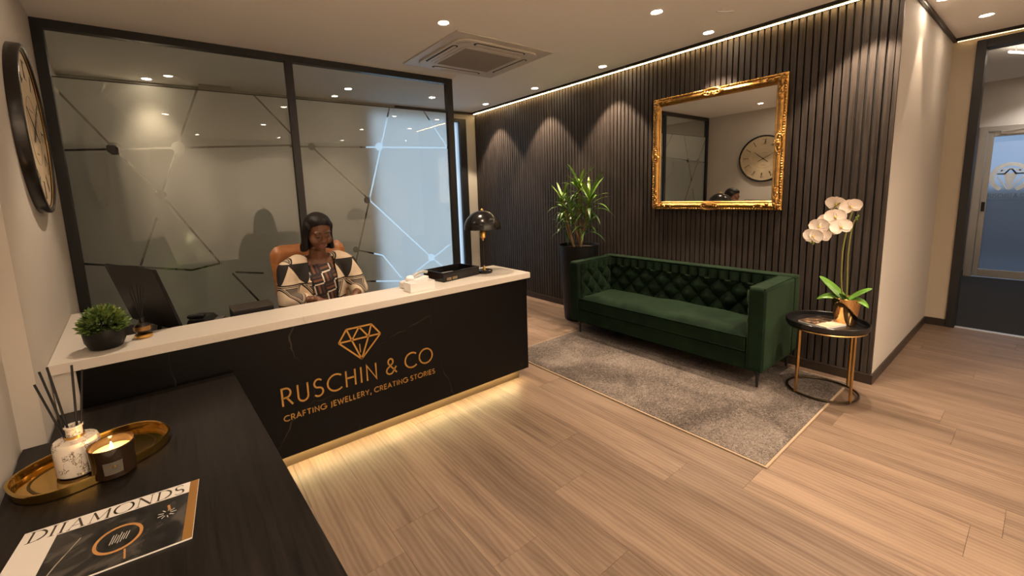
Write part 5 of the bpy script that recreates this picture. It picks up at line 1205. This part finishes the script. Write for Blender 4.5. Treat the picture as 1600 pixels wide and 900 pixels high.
# face details lying on the body surface
M_lips = mat('lips', (0.19, 0.060, 0.045), 0.35); M_brow = mat('dark_hair_detail', (0.006, 0.004, 0.004), 0.6)
lp = MB()
lp.tube(smooth_path([hp(-0.025, -0.088, -0.074), hp(-0.010, -0.0995, -0.068), hp(0, -0.0995, -0.0705), hp(0.010, -0.0995, -0.068), hp(0.025, -0.088, -0.074)]), [0.0015]+[0.0042]*23+[0.0015], 8)
lp.tube(smooth_path([hp(-0.023, -0.088, -0.0755), hp(-0.009, -0.0975, -0.0815), hp(0.009, -0.0975, -0.0815), hp(0.023, -0.088, -0.0755)]), [0.0015]+[0.0050]*17+[0.0015], 8)
lp.build('lips', M_lips, wo, smooth=True)
for s in (-1, 1):
    MB().tube(smooth_path([hp(s*0.014, -0.0955, 0.022), hp(s*0.032, -0.0965, 0.030), hp(s*0.054, -0.081, 0.022)]), [0.0022]+[0.0032]*11+[0.0012], 6).build('eyebrow', M_brow, wo, smooth=True)
    MB().tube(smooth_path([hp(s*0.018, -0.0905, -0.005), hp(s*0.033, -0.0955, -0.0085), hp(s*0.049, -0.087, -0.005)]), [0.0012]+[0.0022]*11+[0.0012], 6).build('eyelashes', M_brow, wo, smooth=True)
    MB().sphere(hp(s*0.085, -0.012, -0.050), 0.006, 10, 8).build('earring', M_white, wo, smooth=True)
    MB().sphere(hp(s*0.008, -0.107, -0.046), (0.0035, 0.0035, 0.0025), 8, 6).build('nostril', M_brow, wo, smooth=True)
# hair: black bob, volume over the crown and down past the jaw
h = MB()
def hh_(c, r): h.sphere(hp(*c), r, 16, 12, Hd)
hh_((0, 0.024, 0.030), (0.094, 0.106, 0.100)); hh_((0, 0.005, 0.062), (0.084, 0.086, 0.070)); hh_((0.0, -0.030, 0.082), (0.062, 0.052, 0.040))
for s in (-1, 1):
    k_ = 1.0 if s < 0 else 0.85
    for k in range(9):
        t = k/8; hh_((s*(0.080+0.010*t), 0.006+0.012*math.sin(t*4), 0.040-0.150*t), (0.020*k_+0.004*t, 0.048-0.006*t, 0.034))
    hh_((s*0.096, 0.004, -0.112), (0.026*k_, 0.034, 0.026)); hh_((s*0.104, -0.006, -0.128), (0.020*k_, 0.024, 0.018)); hh_((s*0.076, 0.030, -0.128), (0.030, 0.040, 0.022))
for k in range(7): hh_((0, 0.078-0.002*k, 0.01-0.024*k), (0.088, 0.046, 0.036))
g = NT('black_hair'); tc = g.n('TexCoord'); mp = g.n('Mapping'); mp.inputs['Scale'].default_value = (70, 70, 6); g.l(tc.outputs['Object'], mp.inputs[0])
n = g.n('TexNoise', Scale=2.0, Detail=5.0); g.l(mp.outputs[0], n.inputs['Vector']); g.l(g.ramp(n.outputs[0], [(0.3, (0.004, 0.003, 0.003)), (0.7, (0.012, 0.009, 0.008))]), g.b.inputs['Base Color']); g.b.inputs['Roughness'].default_value = 0.5; g.b.inputs['Specular IOR Level'].default_value = 0.25
bpn = g.n('Bump', Strength=0.5, Distance=0.006); g.l(n.outputs[0], bpn.inputs['Height']); g.l(bpn.outputs[0], g.b.inputs['Normal'])
hair = fuse(h, 'hair', g.m, wo, 0.0055, 9)
# cut the hair away in front of the face
bm = bmesh.new(); bm.from_mesh(hair.data); inv = wm(hair); Hi = Hd.inverted(); dead = []
for v in bm.verts:
    q = Hi @ ((inv @ v.co)-HC)
    if q.y < -0.034 and q.z < 0.078-8.0*q.x*q.x and abs(q.x) < 0.070: dead.append(v)
bmesh.ops.delete(bm, geom=dead, context='VERTS'); bm.to_mesh(hair.data); bm.free()

def pattern_blouse():
    g = NT('basket_weave_blouse'); tc = g.n('TexCoord'); sp = g.n('SeparateXYZ'); g.l(tc.outputs['Object'], sp.inputs[0])
    rx = g.math('ADD', g.math('MULTIPLY', sp.outputs[0], 0.985), g.math('MULTIPLY', sp.outputs[2], 0.17)); rz = g.math('SUBTRACT', g.math('MULTIPLY', sp.outputs[2], 0.985), g.math('MULTIPLY', sp.outputs[0], 0.17))
    S = 1/0.072
    u = g.math('MULTIPLY', rx, S); v = g.math('MULTIPLY', rz, S)
    par = g.math('MODULO', g.math('ADD', g.math('ADD', g.math('FLOOR', u), g.math('FLOOR', v)), 100.0), 2.0)
    fu = g.math('FRACT', u); fv = g.math('FRACT', v)
    st = g.math('ADD', g.math('MULTIPLY', par, fu), g.math('MULTIPLY', g.math('SUBTRACT', 1.0, par), fv))
    al = g.math('ADD', g.math('MULTIPLY', par, fv), g.math('MULTIPLY', g.math('SUBTRACT', 1.0, par), fu))
    cr = g.n('ValToRGB'); cr.color_ramp.interpolation = 'CONSTANT'; e = cr.color_ramp.elements
    stops = [(0, (0.62, 0.55, 0.47)), (0.13, (0.010, 0.007, 0.008)), (0.34, (0.16, 0.058, 0.025)), (0.56, (0.010, 0.007, 0.008)), (0.72, (0.06, 0.020, 0.018)), (0.88, (0.010, 0.007, 0.008))]
    while len(e) < len(stops): e.new(0.5)
    for q, (p, c) in zip(e, stops): q.position = p; q.color = (*c, 1)
    g.l(st, cr.inputs[0]); edge = g.math('LESS_THAN', al, 0.12)
    g.l(g.mix(edge, cr.outputs[0], (0.010, 0.007, 0.008)), g.b.inputs['Base Color']); g.b.inputs['Roughness'].default_value = 0.7
    return g.m
def pattern_jacket():
    g = NT('geometric_jacket'); tc = g.n('TexCoord'); sp = g.n('SeparateXYZ'); g.l(tc.outputs['Object'], sp.inputs[0])
    x = g.math('ADD', sp.outputs[0], g.math('MULTIPLY', sp.outputs[1], 0.45)); z = sp.outputs[2]
    BH = 0.135
    v = g.math('DIVIDE', g.math('ADD', z, 1.03), BH); row = g.math('FLOOR', v); fv = g.math('FRACT', v)
    u = g.math('ADD', g.math('DIVIDE', x, 0.15), g.math('MULTIPLY', row, 0.37)); tri = g.math('PINGPONG', u, 0.5)     # 0..0.5
    d = g.math('SUBTRACT', g.math('MULTIPLY', tri, 2.0), fv)                                                          # triangles
    up = g.math('GREATER_THAN', d, 0.0); ad = g.math('ABSOLUTE', d)
    edge = g.math('MINIMUM', ad, g.math('MULTIPLY', g.math('MINIMUM', fv, g.math('SUBTRACT', 1.0, fv)), 1.6))
    cr = g.n('ValToRGB'); cr.color_ramp.interpolation = 'CONSTANT'; e = cr.color_ramp.elements
    A = [(0, (0.012, 0.009, 0.008)), (0.055, (0.60, 0.49, 0.36)), (0.10, (0.012, 0.009, 0.008)), (0.16, (0.50, 0.40, 0.30)), (0.24, (0.035, 0.028, 0.023)), (0.30, (0.13, 0.105, 0.085))]
    while len(e) < len(A): e.new(0.5)
    for q, (p, c) in zip(e, A): q.position = p; q.color = (*c, 1)
    g.l(edge, cr.inputs[0])
    cr2 = g.n('ValToRGB'); cr2.color_ramp.interpolation = 'CONSTANT'; e2 = cr2.color_ramp.elements
    B = [(0, (0.012, 0.009, 0.008)), (0.05, (0.62, 0.50, 0.37)), (0.30, (0.56, 0.45, 0.33))]
    while len(e2) < len(B): e2.new(0.5)
    for q, (p, c) in zip(e2, B): q.position = p; q.color = (*c, 1)
    g.l(edge, cr2.inputs[0])
    base = g.mix(up, cr.outputs[0], cr2.outputs[0])
    darkrow = g.math('COMPARE', g.math('MODULO', g.math('ADD', row, 40.0), 3.0), 0.0, 0.2)
    nz = g.n('TexNoise', Scale=40.0, Detail=2.0); g.l(tc.outputs['Object'], nz.inputs['Vector'])
    zig = g.math('LESS_THAN', g.math('ABSOLUTE', g.math('SUBTRACT', g.math('PINGPONG', g.math('MULTIPLY', x, 38.0), 0.5), fv)), 0.09)
    base = g.mix(g.math('MULTIPLY', darkrow, g.math('SUBTRACT', 1.0, up)), base, (0.012, 0.009, 0.008))
    g.l(base, g.b.inputs['Base Color']); g.b.inputs['Roughness'].default_value = 0.8
    return g.m
# blouse: torso shell seen in the opening of the jacket
tb = MB()
caps(tb, [((0.80, 3.165, 1.085), (0.150, 0.078, 0.050)), ((0.80, 3.145, 0.98), (0.168, 0.122, 0.085)), ((0.80, 3.150, 0.84), (0.160, 0.126, 0.09)), ((0.80, 3.160, 0.68), (0.182, 0.130, 0.10))])
bl = fuse(tb, 'blouse', pattern_blouse(), wo, 0.008, 6)
def trim_verts(o, cond):
    bm = bmesh.new(); bm.from_mesh(o.data); m = wm(o)
    bmesh.ops.delete(bm, geom=[v for v in bm.verts if cond(m @ v.co)], context='VERTS'); bm.to_mesh(o.data); bm.free()
trim_verts(bl, lambda p: (p.x-0.80)**2/0.078**2+(p.y-3.12)**2/0.12**2 < 1 and p.z > 1.095+0.3*max(0, p.y-3.10))
jb = MB()
caps(jb, [((0.80, 3.170, 1.120), (0.130, 0.074, 0.046)), ((0.80, 3.162, 1.07), (0.185, 0.098, 0.06)), ((0.80, 3.150, 0.97), (0.188, 0.136, 0.09)), ((0.80, 3.155, 0.83), (0.184, 0.140, 0.09)), ((0.80, 3.165, 0.66), (0.20, 0.142, 0.09))])
for s in (-1, 1):
    caps(jb, [(SH[s]+Vector((-s*0.04, 0, 0.012)), 0.072), (SH[s]+Vector((s*0.022, -0.004, -0.025)), 0.078), (EL[s].lerp(SH[s], 0.35)+Vector((s*0.006, 0, 0)), 0.074), (EL[s]+Vector((s*0.0, 0.0, 0)), 0.068)], 9)
    caps(jb, [(EL[s], 0.066), (EL[s].lerp(WR[s], 0.48), 0.056)], 6)
jk = fuse(jb, 'jacket', pattern_jacket(), wo, 0.008, 7)
def opening(p):
    if p.y > 3.12: return ((p.x-0.80)**2+(p.y-3.15)**2) < 0.080**2 and p.z > 1.10
    w = 0.070+0.020*math.sin((p.z-0.7)*5); c = 0.806
    return abs(p.x-c) < w or (((p.x-0.80)**2+(p.y-3.15)**2) < 0.080**2 and p.z > 1.10)
trim_verts(jk, opening)
solidify(jk, 0.006)
